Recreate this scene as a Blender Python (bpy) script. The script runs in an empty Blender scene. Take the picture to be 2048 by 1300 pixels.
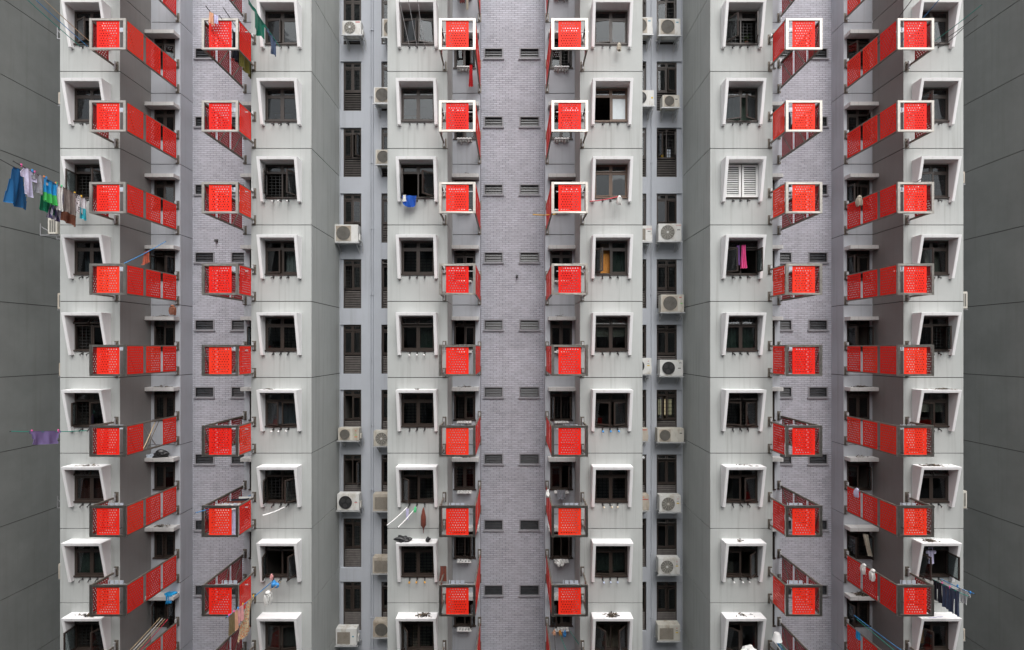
import bpy, bmesh, math, random
from math import sin, cos, pi, radians
from mathutils import Vector, Matrix
random.seed(7)
SC = bpy.context.scene
COL = SC.collection
F, CX, CY = 980.0, 1024.0, 695.0          # focal length and eye point of the view, in units of the 2048 px photo
YP, YR, YB, YA, YF = 18.0, 19.55, 20.3, 20.93, 16.87   # pier, recess, brick, service wall, rack fronts (metres from the eye)

def wx(px, Y): return (px - CX) / F * Y
def wz(py, Y): return (CY - py) / F * Y

# ------------------------------------------------------------------ floors
JY = {-2: -321, -1: -166, 0: -11.5}
joint_px = [-166, -11.5, 142.8, 296.8, 449.8, 602.7, 755, 906.4, 1057, 1205.8, 1353, 1499]
ZJ = [wz(p, YP) for p in joint_px]         # ZJ[k+2] is the joint under floor k
def zf(k): return ZJ[k + 2]
ZTOP, ZBOT, ZGROUND = ZJ[0] + 2.8, ZJ[-1], -32.0
FLOORS = list(range(-1, 9))

# ------------------------------------------------------------------ materials
MATS = {}
def nt(name):
    m = bpy.data.materials.new(name); m.use_nodes = True
    n = m.node_tree; n.nodes.clear()
    out = n.nodes.new('ShaderNodeOutputMaterial')
    return m, n, out
def N(n, t, **kw):
    x = n.nodes.new(t)
    for k, v in kw.items(): setattr(x, k, v)
    return x
def L(n, a, b): n.links.new(a, b)
def ramp(n, fac, stops):
    r = N(n, 'ShaderNodeValToRGB')
    el = r.color_ramp.elements
    el[0].position, el[0].color = stops[0][0], (*stops[0][1], 1)
    el[1].position, el[1].color = stops[-1][0], (*stops[-1][1], 1)
    for p, c in stops[1:-1]:
        e = el.new(p); e.color = (*c, 1)
    L(n, fac, r.inputs[0]); return r.outputs[0]
def mixc(n, fac, a, b, mode='MIX'):
    m = N(n, 'ShaderNodeMix', data_type='RGBA', blend_type=mode)
    for sock, v in ((m.inputs[0], fac), (m.inputs[6], a), (m.inputs[7], b)):
        if isinstance(v, (int, float)): sock.default_value = v
        elif isinstance(v, tuple): sock.default_value = (*v, 1)
        else: L(n, v, sock)
    return m.outputs[2]
def coords(n, scale=(1, 1, 1), loc=(0, 0, 0), rnd=False):
    tc = N(n, 'ShaderNodeTexCoord'); mp = N(n, 'ShaderNodeMapping')
    mp.inputs['Scale'].default_value = scale; mp.inputs['Location'].default_value = loc
    if rnd:
        oi = N(n, 'ShaderNodeObjectInfo'); va = N(n, 'ShaderNodeVectorMath', operation='MULTIPLY_ADD')
        va.inputs[1].default_value = (37, 19, 53)
        L(n, oi.outputs['Random'], va.inputs[0]); L(n, tc.outputs['Object'], va.inputs[2]); L(n, va.outputs[0], mp.inputs[0])
    else: L(n, tc.outputs['Object'], mp.inputs[0])
    return mp.outputs[0]
def noise(n, vec, scale, detail=4, rough=.55):
    t = N(n, 'ShaderNodeTexNoise'); t.inputs['Scale'].default_value = scale
    t.inputs['Detail'].default_value = detail; t.inputs['Roughness'].default_value = rough
    L(n, vec, t.inputs['Vector']); return t.outputs['Fac']
def pbsdf(n, out, rough=.6, metal=0, spec=.5):
    b = N(n, 'ShaderNodeBsdfPrincipled')
    b.inputs['Roughness'].default_value = rough; b.inputs['Metallic'].default_value = metal
    b.inputs['Specular IOR Level'].default_value = spec
    L(n, b.outputs[0], out.inputs[0]); return b
def bump(n, b, h, strength, dist):
    bp = N(n, 'ShaderNodeBump'); bp.inputs['Strength'].default_value = strength; bp.inputs['Distance'].default_value = dist
    L(n, h, bp.inputs['Height']); L(n, bp.outputs[0], b.inputs['Normal'])
def sc(c, f): return tuple(min(1, x * f) for x in c)

def mat_plain(name, c, rough=.6, metal=0, var=.12, scale=6, rnd=True, spec=.5, dirt=None):
    m, n, out = nt(name); b = pbsdf(n, out, rough, metal, spec)
    v = coords(n, rnd=rnd)
    f = noise(n, v, scale)
    col = ramp(n, f, [(.3, sc(c, 1 - var)), (.7, sc(c, 1 + var))])
    if dirt:
        f2 = noise(n, coords(n, (1, 1, .35), rnd=rnd), scale * .6, 6, .7)
        g = ramp(n, f2, [(.5, (0, 0, 0)), (.72, (1, 1, 1))])
        col = mixc(n, g, col, dirt)
    L(n, col, b.inputs['Base Color']); MATS[name] = m; return m

def mat_wall(name, c, streak=.10, blot=.06, ground=.02, dirtc=(.17, .165, .15)):
    """painted render: broad blotches, thin vertical rain streaks, small scuffs, a faint trowelled relief"""
    m, n, out = nt(name); b = pbsdf(n, out, .85, 0, .25)
    v = coords(n)
    f1 = noise(n, v, .7, 5, .6)
    col = ramp(n, f1, [(.32, sc(c, 1 - blot)), (.68, sc(c, 1 + blot))])
    f2 = noise(n, coords(n, (7, 7, .22)), 1.0, 5, .62)
    g2 = ramp(n, f2, [(.52, (0, 0, 0)), (.80, (1, 1, 1))])
    m2 = N(n, 'ShaderNodeMath', operation='MULTIPLY'); m2.inputs[1].default_value = streak * 3
    L(n, g2, m2.inputs[0])
    col = mixc(n, m2.outputs[0], col, dirtc)
    f3 = noise(n, coords(n, (1, 1, .6)), 9, 8, .72)
    g3 = ramp(n, f3, [(.66, (0, 0, 0)), (.78, (1, 1, 1))])
    m3 = N(n, 'ShaderNodeMath', operation='MULTIPLY'); m3.inputs[1].default_value = .22
    L(n, g3, m3.inputs[0])
    col = mixc(n, m3.outputs[0], col, sc(c, .62))
    L(n, col, b.inputs['Base Color'])
    bump(n, b, noise(n, v, 26, 6, .6), .25, .01)
    MATS[name] = m; return m

def mat_brick(name, c):
    m, n, out = nt(name); b = pbsdf(n, out, .8, 0, .3)
    tc = N(n, 'ShaderNodeTexCoord'); sx = N(n, 'ShaderNodeSeparateXYZ'); cb = N(n, 'ShaderNodeCombineXYZ')
    L(n, tc.outputs['Object'], sx.inputs[0]); L(n, sx.outputs[0], cb.inputs[0]); L(n, sx.outputs[2], cb.inputs[1])
    v = cb.outputs[0]
    wob = N(n, 'ShaderNodeTexNoise'); wob.inputs['Scale'].default_value = 3; wob.inputs['Detail'].default_value = 3
    L(n, v, wob.inputs['Vector'])
    va = N(n, 'ShaderNodeVectorMath', operation='MULTIPLY_ADD'); va.inputs[1].default_value = (.018, .018, 0)
    L(n, wob.outputs['Color'], va.inputs[0]); L(n, v, va.inputs[2])
    br = N(n, 'ShaderNodeTexBrick')
    br.inputs['Scale'].default_value = 1; br.inputs['Brick Width'].default_value = .255; br.inputs['Row Height'].default_value = .0805
    br.inputs['Mortar Size'].default_value = .0078; br.inputs['Mortar Smooth'].default_value = .25; br.inputs['Bias'].default_value = 0
    br.inputs['Color1'].default_value = (*sc(c, .86), 1); br.inputs['Color2'].default_value = (*sc(c, 1.10), 1)
    br.inputs['Mortar'].default_value = (*sc(c, .30), 1)
    L(n, va.outputs[0], br.inputs['Vector'])
    # painted over: in places the paint fills the joints
    fill = ramp(n, noise(n, v, 2.3, 5, .7), [(.40, (0, 0, 0)), (.66, (1, 1, 1))])
    mf = N(n, 'ShaderNodeMath', operation='MULTIPLY'); mf.inputs[1].default_value = .66; L(n, fill, mf.inputs[0])
    col = mixc(n, mf.outputs[0], br.outputs['Color'], c)
    f1 = noise(n, v, .45, 5, .6)
    col = mixc(n, 1.0, col, ramp(n, f1, [(.3, (.84, .84, .835)), (.7, (1.0, 1.0, 1.0))]), 'MULTIPLY')
    st = ramp(n, noise(n, coords(n, (4, 4, .16)), 1.0, 5, .65), [(.54, (0, 0, 0)), (.80, (1, 1, 1))])
    ms = N(n, 'ShaderNodeMath', operation='MULTIPLY'); ms.inputs[1].default_value = .30; L(n, st, ms.inputs[0])
    col = mixc(n, ms.outputs[0], col, sc(c, .45))
    hole = ramp(n, noise(n, v, 17, 3, .5), [(.73, (0, 0, 0)), (.78, (1, 1, 1))])
    mh = N(n, 'ShaderNodeMath', operation='MULTIPLY'); L(n, hole, mh.inputs[0]); L(n, br.outputs['Fac'], mh.inputs[1])
    col = mixc(n, mh.outputs[0], col, sc(c, .28))
    L(n, col, b.inputs['Base Color'])
    inv = N(n, 'ShaderNodeMath', operation='SUBTRACT'); inv.inputs[0].default_value = 1; L(n, br.outputs['Fac'], inv.inputs[1])
    ad = N(n, 'ShaderNodeMath', operation='MULTIPLY_ADD'); ad.inputs[1].default_value = .25
    L(n, noise(n, v, 40, 4, .6), ad.inputs[0]); L(n, inv.outputs[0], ad.inputs[2])
    bump(n, b, ad.outputs[0], .8, .008)
    MATS[name] = m; return m

def mat_glass(name, tint=(.42, .46, .47), ior=1.52, rough=.015):
    m, n, out = nt(name)
    tr = N(n, 'ShaderNodeBsdfTransparent'); tr.inputs[0].default_value = (*tint, 1)
    gl = N(n, 'ShaderNodeBsdfGlossy'); gl.inputs['Roughness'].default_value = rough; gl.inputs[0].default_value = (.95, .97, 1, 1)
    lw = N(n, 'ShaderNodeLayerWeight'); lw.inputs[0].default_value = .5          # Schlick's rule, the same from both faces of the pane
    pw = N(n, 'ShaderNodeMath', operation='POWER'); pw.inputs[1].default_value = 4.0; L(n, lw.outputs['Facing'], pw.inputs[0])
    f0 = ((ior - 1) / (ior + 1)) ** 2
    fr = N(n, 'ShaderNodeMath', operation='MULTIPLY_ADD'); fr.inputs[1].default_value = 1 - f0; fr.inputs[2].default_value = f0; L(n, pw.outputs[0], fr.inputs[0])
    mx = N(n, 'ShaderNodeMixShader')
    f = noise(n, coords(n, rnd=True), 1.6, 2)
    bp = N(n, 'ShaderNodeBump'); bp.inputs['Strength'].default_value = .05; bp.inputs['Distance'].default_value = .05
    L(n, f, bp.inputs['Height']); L(n, bp.outputs[0], gl.inputs['Normal'])
    L(n, fr.outputs[0], mx.inputs[0]); L(n, tr.outputs[0], mx.inputs[1]); L(n, gl.outputs[0], mx.inputs[2])
    L(n, mx.outputs[0], out.inputs[0]); MATS[name] = m; return m

def mat_cloth(name, c, pat=None, c2=None, scale=20, c3=None):
    m, n, out = nt(name); b = pbsdf(n, out, .95, 0, .1)
    b.inputs['Sheen Weight'].default_value = .15
    v = coords(n, rnd=False)
    f = noise(n, v, 9)
    col = ramp(n, f, [(.3, sc(c, .85)), (.7, sc(c, 1.12))])
    if pat == 'spots':
        t = N(n, 'ShaderNodeTexVoronoi'); t.inputs['Scale'].default_value = scale; L(n, v, t.inputs['Vector'])
        g = ramp(n, t.outputs['Distance'], [(.30, (1, 1, 1)), (.40, (0, 0, 0))])
        col = mixc(n, g, col, c2)
        if c3:
            t2 = N(n, 'ShaderNodeTexVoronoi'); t2.inputs['Scale'].default_value = scale * 1.6; L(n, coords(n, loc=(3, 5, 7)), t2.inputs['Vector'])
            col = mixc(n, ramp(n, t2.outputs['Distance'], [(.24, (1, 1, 1)), (.32, (0, 0, 0))]), col, c3)
    if pat == 'stripes':
        t = N(n, 'ShaderNodeTexWave'); t.inputs['Scale'].default_value = scale; t.inputs['Distortion'].default_value = .6
        t.bands_direction = 'Y'; L(n, v, t.inputs['Vector'])
        col = mixc(n, ramp(n, t.outputs['Fac'], [(.45, (0, 0, 0)), (.55, (1, 1, 1))]), col, c2)
    if pat == 'hem':
        s = N(n, 'ShaderNodeSeparateXYZ'); L(n, v, s.inputs[0])
        ad = N(n, 'ShaderNodeMath', operation='ADD'); ad.inputs[1].default_value = 1; L(n, s.outputs[2], ad.inputs[0])
        col = mixc(n, ramp(n, ad.outputs[0], [(scale + 1, (1, 1, 1)), (scale + 1.015, (0, 0, 0))]), col, c2)
    L(n, col, b.inputs['Base Color'])
    bump(n, b, noise(n, v, 14, 3), .35, .03)
    MATS[name] = m; return m

def mat_net(name, c, alpha=.5):
    m, n, out = nt(name)
    d = N(n, 'ShaderNodeBsdfDiffuse'); d.inputs[0].default_value = (*c, 1)
    t = N(n, 'ShaderNodeBsdfTransparent'); mx = N(n, 'ShaderNodeMixShader'); mx.inputs[0].default_value = alpha
    L(n, t.outputs[0], mx.inputs[1]); L(n, d.outputs[0], mx.inputs[2]); L(n, mx.outputs[0], out.inputs[0]); MATS[name] = m; return m

def mat_emit(name, c, s):
    m, n, out = nt(name); e = N(n, 'ShaderNodeEmission'); e.inputs[0].default_value = (*c, 1); e.inputs[1].default_value = s
    L(n, e.outputs[0], out.inputs[0]); MATS[name] = m; return m

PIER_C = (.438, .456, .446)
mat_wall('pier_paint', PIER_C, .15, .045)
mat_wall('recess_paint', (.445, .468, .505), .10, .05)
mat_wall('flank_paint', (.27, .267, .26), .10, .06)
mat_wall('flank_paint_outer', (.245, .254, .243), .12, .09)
mat_wall('service_paint', (.475, .50, .545), .08, .05)
mat_brick('painted_brick', (.515, .525, .585))
mat_wall('hood_paint', (.83, .83, .835), .07, .03, dirtc=(.36, .34, .31))
mat_wall('slab_paint', (.60, .595, .585), .14, .08)
mat_plain('sealant', (.045, .043, .04), .9)
def mat_rack():
    m, n, out = nt('rack_steel'); b = pbsdf(n, out, .34, 1.0)
    f = noise(n, coords(n, rnd=True), 11, 5)
    L(n, ramp(n, f, [(.3, (.40, .375, .34)), (.7, (.51, .485, .445))]), b.inputs['Base Color'])
    rr = N(n, 'ShaderNodeMapRange'); rr.inputs[3].default_value = .28; rr.inputs[4].default_value = .46
    L(n, f, rr.inputs[0]); L(n, rr.outputs[0], b.inputs['Roughness'])
    MATS['rack_steel'] = m
mat_rack()
mat_plain('rail_steel', (.21, .185, .155), .5, .45, .2)
def mat_red():
    m, n, out = nt('red_paint'); b = pbsdf(n, out, .55, 0, .2)
    oi = N(n, 'ShaderNodeObjectInfo')
    f = noise(n, coords(n, rnd=True), 2.2, 6, .65)
    c1 = ramp(n, f, [(.25, (.70, .011, .008)), (.75, (.88, .033, .015))])
    c2 = ramp(n, oi.outputs['Random'], [(0, (.70, .010, .009)), (.45, (.86, .024, .012)), (1, (.90, .060, .022))])
    col = mixc(n, .55, c1, c2)
    g = ramp(n, noise(n, coords(n, (5, 5, .5), rnd=True), 1.6, 6, .7), [(.55, (0, 0, 0)), (.8, (1, 1, 1))])   # rain dirt
    g2 = N(n, 'ShaderNodeMath', operation='MULTIPLY'); g2.inputs[1].default_value = .35; L(n, g, g2.inputs[0])
    col = mixc(n, g2.outputs[0], col, (.30, .035, .025))
    sp = ramp(n, noise(n, coords(n, rnd=True), 24, 4, .6), [(.70, (0, 0, 0)), (.76, (1, 1, 1))])                 # faded specks
    g3 = N(n, 'ShaderNodeMath', operation='MULTIPLY'); g3.inputs[1].default_value = .35; L(n, sp, g3.inputs[0])
    col = mixc(n, g3.outputs[0], col, (.62, .20, .15))
    L(n, col, b.inputs['Base Color'])
    rr = N(n, 'ShaderNodeMapRange'); rr.inputs[3].default_value = .45; rr.inputs[4].default_value = .75; L(n, f, rr.inputs[0]); L(n, rr.outputs[0], b.inputs['Roughness'])
    MATS['red_paint'] = m
mat_red()
mat_plain('red_inner_shade', (.42, .012, .012), .6, 0, .1)  # the panel red darkened: shade inside the racks is put into this colour
mat_plain('bronze', (.038, .028, .023), .42, 0, .2)
mat_plain('bronze_light', (.12, .075, .05), .45, 0, .2)
mat_plain('grille_black', (.02, .02, .02), .5)
mat_plain('louvre_brown', (.115, .102, .095), .6, 0, .2)
mat_glass('glass', (.58, .62, .62))
mat_plain('louvre_glass', (.032, .035, .039), .35, 0, .25)
mat_plain('frame_grey', (.27, .27, .29), .6, 0, .08)
mat_plain('frosted', (.52, .58, .60), .35, 0, .06)
mat_plain('room', (.20, .185, .165), .9, 0, .45, .35)
mat_plain('steel_dark', (.10, .10, .10), .45, .6)
mat_plain('steel_grey', (.42, .42, .43), .4, .7, .15)
mat_plain('galv', (.52, .53, .54), .5, .3, .15)
mat_plain('plate_blue', (.52, .58, .66), .35, .2, .06)
mat_plain('white_plastic', (.78, .78, .77), .4, 0, .04)
mat_plain('ac_white', (.70, .70, .68), .5, 0, .05, 4, dirt=(.42, .37, .29))
mat_plain('ac_cream', (.58, .56, .50), .55, 0, .06, 4, dirt=(.34, .27, .19))
mat_plain('ac_beige', (.50, .45, .38), .6, 0, .08, 4, dirt=(.28, .22, .16))
mat_plain('fan_dark', (.035, .035, .037), .6)
mat_plain('fan_grey', (.16, .155, .14), .7, 0, .2)
mat_plain('grill_beige', (.15, .135, .115), .8, 0, .2)
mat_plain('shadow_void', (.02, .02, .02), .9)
for nm, c in dict(red_ink=(.55, .03, .03), black_ink=(.03, .03, .03), yellow_tag=(.70, .52, .04), green_tag=(.22, .55, .20), orange_tag=(.65, .2, .04),
                  blue_tag=(.10, .32, .42)).items(): mat_plain(nm, c, .6)
for nm, c in dict(pole_blue=(.05, .25, .55), pole_green=(.02, .28, .22), pole_bamboo=(.55, .42, .26), pole_white=(.75, .75, .74), pole_red=(.6, .04, .07),
                  pole_yellow=(.65, .38, .05), pole_dark=(.05, .05, .05), peg_pink=(.8, .15, .4), peg_yellow=(.8, .5, .05), peg_green=(.1, .6, .25), peg_orange=(.8, .25, .03),
                  peg_blue=(.06, .3, .7), knob_cream=(.62, .55, .42), knob_orange=(.62, .33, .06), knob_pale=(.45, .52, .66), leaf=(.13, .22, .05)).items():
    mat_plain(nm, c, .5)
mat_plain('litter_dark', (.045, .04, .035), .95, 0, .4)
mat_plain('litter_brown', (.12, .09, .06), .95, 0, .4)
mat_plain('bag_black', (.02, .02, .022), .3)
for nm, c in dict(c_blue=(.03, .13, .36), c_lilac=(.58, .56, .74), c_grey=(.26, .27, .30), c_sky=(.02, .30, .62), c_white=(.72, .72, .70), c_taupe=(.20, .175, .16),
                  c_brown=(.30, .12, .075), c_rust=(.42, .10, .06), c_green=(.005, .14, .09), c_denim=(.06, .09, .16), c_navy=(.018, .022, .035), c_red=(.50, .01, .015),
                  c_darkred=(.12, .02, .02), c_pink=(.75, .36, .36), c_hotpink=(.72, .09, .28), c_khaki=(.20, .15, .075), c_peach=(.72, .40, .26), c_maroon=(.17, .05, .035), c_bagblue=(.02, .09, .42),
                  c_cream=(.50, .46, .38), c_curtain=(.13, .17, .14), c_orange=(.60, .28, .07), c_olive=(.16, .14, .03), c_mauve=(.20, .17, .33), c_violet=(.33, .17, .46)).items():
    mat_cloth(nm, c)
mat_cloth('c_floral', (.55, .42, .26), 'spots', (.62, .16, .05), 17, (.05, .07, .11))
mat_cloth('c_inked', (.72, .72, .74), 'spots', (.03, .03, .04), 15)
mat_cloth('c_stripe', (.45, .43, .52), 'stripes', (.07, .06, .14), 3.2)
mat_cloth('c_cyanhem', (.70, .72, .76), 'hem', (.05, .50, .62), -.42)
mat_cloth('c_bluegreen', (.02, .27, .60), 'hem', (.06, .45, .10), -.50)
mat_net('net_blue', (.03, .16, .38), .78)
mat_net('net_green', (.02, .28, .15), .80)
mat_net('net_violet', (.24, .19, .40), .90)
mat_emit('lamp_glow', (1.0, .84, .52), .36)
mat_emit('tube_glow', (1.0, .93, .75), .9)

# ------------------------------------------------------------------ mesh builder
class MB:
    def __init__(s): s.v, s.f, s.mi, s.ms, s.sm = [], [], [], [], []
    def m(s, name):
        if name not in s.ms: s.ms.append(name)
        return s.ms.index(name)
    def face(s, pts, mat, smooth=False):
        b = len(s.v); s.v += [tuple(p) for p in pts]; s.f.append(tuple(range(b, b + len(pts)))); s.mi.append(s.m(mat)); s.sm.append(smooth)
    def addmesh(s, vs, fs, mat, smooth=False):
        b = len(s.v); s.v += [tuple(p) for p in vs]; k = s.m(mat)
        for f in fs: s.f.append(tuple(b + i for i in f)); s.mi.append(k); s.sm.append(smooth)
    def box(s, x0, x1, y0, y1, z0, z1, mat, skip=''):
        vs = [(x, y, z) for x in (x0, x1) for y in (y0, y1) for z in (z0, z1)]
        fs = dict(l=(0, 1, 3, 2), r=(4, 6, 7, 5), f=(0, 4, 5, 1), b=(2, 3, 7, 6), d=(0, 2, 6, 4), u=(1, 5, 7, 3))
        s.addmesh(vs, [q for k, q in fs.items() if k not in skip], mat)
    def bar(s, a, b, w, mat, h=None, up=(0, 0, 1)):
        a, b = Vector(a), Vector(b); d = (b - a).normalized(); u = Vector(up)
        if abs(d.dot(u)) > .98: u = Vector((0, 1, 0))
        r = d.cross(u).normalized(); u = r.cross(d).normalized(); h = h or w
        vs = [p + r * i * w / 2 + u * j * h / 2 for p in (a, b) for i, j in ((-1, -1), (1, -1), (1, 1), (-1, 1))]
        s.addmesh(vs, [(0, 1, 2, 3), (4, 7, 6, 5), (0, 4, 5, 1), (1, 5, 6, 2), (2, 6, 7, 3), (3, 7, 4, 0)], mat)
    def tube(s, pts, r, mat, n=8, cap=True):
        pts = [Vector(p) for p in pts]; vs, fs = [], []
        for i, p in enumerate(pts):
            d = (pts[min(i + 1, len(pts) - 1)] - pts[max(i - 1, 0)]).normalized()
            u = Vector((0, 0, 1)) if abs(d.z) < .9 else Vector((0, 1, 0))
            a = d.cross(u).normalized(); b = a.cross(d)
            rr = r[i] if isinstance(r, (list, tuple)) else r
            vs += [p + (a * cos(2 * pi * k / n) + b * sin(2 * pi * k / n)) * rr for k in range(n)]
        for i in range(len(pts) - 1):
            for k in range(n): fs.append((i * n + k, i * n + (k + 1) % n, (i + 1) * n + (k + 1) % n, (i + 1) * n + k))
        s.addmesh(vs, fs, mat, True)
        if cap:
            s.face(vs[:n], mat); s.face(vs[-n:], mat)
    def disc(s, c, r, mat, n=24, r0=0.0, ny=-1):     # in the xz plane
        cx, cy, cz = c
        o = [(cx + r * cos(2 * pi * k / n), cy, cz + r * sin(2 * pi * k / n)) for k in range(n)]
        if r0 <= 0: s.face(o, mat); return
        i = [(cx + r0 * cos(2 * pi * k / n), cy, cz + r0 * sin(2 * pi * k / n)) for k in range(n)]
        s.addmesh(o + i, [(k, (k + 1) % n, n + (k + 1) % n, n + k) for k in range(n)], mat)
    def mesh(s, name, bevel=0):
        me = bpy.data.meshes.new(name); me.from_pydata(s.v, [], s.f)
        for mn in s.ms: me.materials.append(MATS[mn])
        me.polygons.foreach_set('material_index', s.mi); me.polygons.foreach_set('use_smooth', s.sm)
        if bevel:
            bm = bmesh.new(); bm.from_mesh(me)
            bmesh.ops.remove_doubles(bm, verts=bm.verts, dist=1e-5)
            es = [e for e in bm.edges if len(e.link_faces) == 2 and e.calc_face_angle(0) > .6]
            bmesh.ops.bevel(bm, geom=es, offset=bevel, segments=2, affect='EDGES', clamp_overlap=True)
            bm.to_mesh(me); bm.free()
        me.update(); return me
def OB(name, me, parent=None, loc=(0, 0, 0), rot=None):
    o = bpy.data.objects.new(name, me); COL.objects.link(o); o.location = loc
    if rot: o.rotation_euler = rot
    if parent: o.parent = parent
    return o
def EMPTY(name, loc=(0, 0, 0)):
    o = bpy.data.objects.new(name, None); COL.objects.link(o); o.location = loc; o.empty_display_size = .2; return o
def tag(o, label, cat, group=None):
    o['label'] = label; o['category'] = cat
    if group: o['group'] = group
    return o
def struct(o, kind='structure'): o['kind'] = kind; return o

# walls: rectangles in (u, z) mapped into space, with openings and real sealed joints
def sheet(mb, P, u0, u1, z0, z1, mat, openings=(), joints=(), reveal=.14, jw=.026, jd=.03, depth_mat=None):
    us = sorted({u0, u1, *[o[i] for o in openings for i in (0, 1)]})
    cuts = sorted(j for j in joints if z0 < j < z1)
    zs = {z0, z1, *[o[i] for o in openings for i in (2, 3)]}
    for j in cuts: zs |= {j - jw / 2, j + jw / 2}
    zs = sorted(zs)
    for a, b in zip(us, us[1:]):
        for c, d in zip(zs, zs[1:]):
            mu, mz = (a + b) / 2, (c + d) / 2
            if any(o[0] < mu < o[1] and o[2] < mz < o[3] for o in openings): continue
            if any(abs(mz - j) < jw / 2 for j in cuts):
                mb.face([P(a, c, jd), P(b, c, jd), P(b, d, jd), P(a, d, jd)], 'sealant')
                mb.face([P(a, d, 0), P(b, d, 0), P(b, d, jd), P(a, d, jd)], mat)
                mb.face([P(a, c, 0), P(b, c, 0), P(b, c, jd), P(a, c, jd)], mat)
            else:
                mb.face([P(a, c, 0), P(b, c, 0), P(b, d, 0), P(a, d, 0)], mat)
    for o in openings:
        q = [(o[0], o[2]), (o[1], o[2]), (o[1], o[3]), (o[0], o[3])]
        for k in range(4):
            (a, c), (b, d) = q[k], q[(k + 1) % 4]
            mb.face([P(a, c, 0), P(b, d, 0), P(b, d, reveal), P(a, c, reveal)], depth_mat or mat)

JOINTS = ZJ[:]
# ------------------------------------------------------------------ the building
block = EMPTY('apartment_block', (0, 0, ZGROUND))
block.location = (0, 0, 0)
tag(block, 'grey high rise apartment block with white window hoods and painted brick bays', 'apartment building')

PIERS = [(-16.60, -14.40), (-9.58, -7.365), (-4.574, -2.37), (2.498, 4.794), (7.283, 9.57), (14.38, 16.58)]
HOODC = [-15.46, -8.45, -3.45, 3.63, 8.41, 15.42]
LBACK = [YA, YR, YA, YR, YA, YR]           # how deep each pier's left and right flank runs
RBACK = [YR, YA, YR, YA, YR, YA]
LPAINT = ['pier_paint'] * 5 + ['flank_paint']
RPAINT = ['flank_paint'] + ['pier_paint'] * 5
RECESS = [(-14.40, -13.23), (-10.69, -9.58), (-2.37, -1.28), (1.32, 2.498), (9.57, 10.69), (13.23, 14.38)]
RWIN = [(-14.29, -13.44), (-10.47, -9.64), (-2.31, -1.46), (1.52, 2.40), (9.63, 10.48), (13.36, 14.28)]
BRICK = [(-13.23, -10.69), (-1.28, 1.32), (10.69, 13.23)]
LOUV = [((-13.14, -12.32), (-11.64, -10.83)), ((-1.172, -.358), (.30, 1.148)), ((10.83, 11.60), (12.26, 13.08))]
WW, WZ0, WZ1 = 1.24, 1.0, 2.22             # hooded window opening

HF = list(range(0, 9))
for i, (x0, x1) in enumerate(PIERS):
    mb = MB(); c = HOODC[i]
    ops = [(c - WW / 2, c + WW / 2, zf(k) + WZ0, zf(k) + WZ1) for k in range(-1, 9)]
    sheet(mb, lambda u, z, d: (u, YP + d, z), x0, x1, ZGROUND, ZTOP, 'pier_paint', ops, JOINTS, .10)
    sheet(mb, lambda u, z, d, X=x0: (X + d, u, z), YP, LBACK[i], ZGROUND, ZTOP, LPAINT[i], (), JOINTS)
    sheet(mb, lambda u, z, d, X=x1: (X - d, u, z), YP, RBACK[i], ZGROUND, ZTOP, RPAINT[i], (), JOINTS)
    OB('pier_wall', mb.mesh('pier_wall'), block)
for s in (-1, 1):                          # the next piers, whose flanks close the view on both sides
    mb = MB(); X = 18.95 * s
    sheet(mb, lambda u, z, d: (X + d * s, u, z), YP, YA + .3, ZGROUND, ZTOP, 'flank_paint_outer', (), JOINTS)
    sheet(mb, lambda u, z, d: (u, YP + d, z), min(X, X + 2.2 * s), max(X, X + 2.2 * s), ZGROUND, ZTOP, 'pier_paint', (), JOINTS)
    OB('flank_wall', mb.mesh('flank_wall'), block)
    mb = MB(); a, b = sorted((16.59 * s, X))
    sheet(mb, lambda u, z, d: (u, YA + d, z), a, b, ZGROUND, ZTOP, 'service_paint')
    OB('service_wall', mb.mesh('service_wall'), block)
for i, (x0, x1) in enumerate(RECESS):
    mb = MB()
    ops = [(RWIN[i][0], RWIN[i][1], zf(k) + WZ0, zf(k) + WZ1) for k in FLOORS]
    sheet(mb, lambda u, z, d: (u, YR + d, z), x0, x1, ZGROUND, ZTOP, 'recess_paint', ops, JOINTS, .10)
    X = x1 if i % 2 == 0 else x0
    sheet(mb, lambda u, z, d: (X + (-d if i % 2 == 0 else d), u, z), YR, YB, ZGROUND, ZTOP, 'recess_paint', (), JOINTS)
    OB('recess_wall', mb.mesh('recess_wall'), block)
for i, (x0, x1) in enumerate(BRICK):
    mb = MB()
    ops = [(a, b, zf(k) + 1.80, zf(k) + 2.27) for k in FLOORS for a, b in LOUV[i]]
    sheet(mb, lambda u, z, d: (u, YB + d, z), x0, x1, ZGROUND, ZTOP, 'painted_brick', ops, (), .09, depth_mat='recess_paint')
    OB('brick_wall', mb.mesh('brick_wall'), block)
SWIN = [((-7.22, -6.44), (-5.58, -4.70)), ((4.95, 5.74), (6.18, 7.06))]
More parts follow.
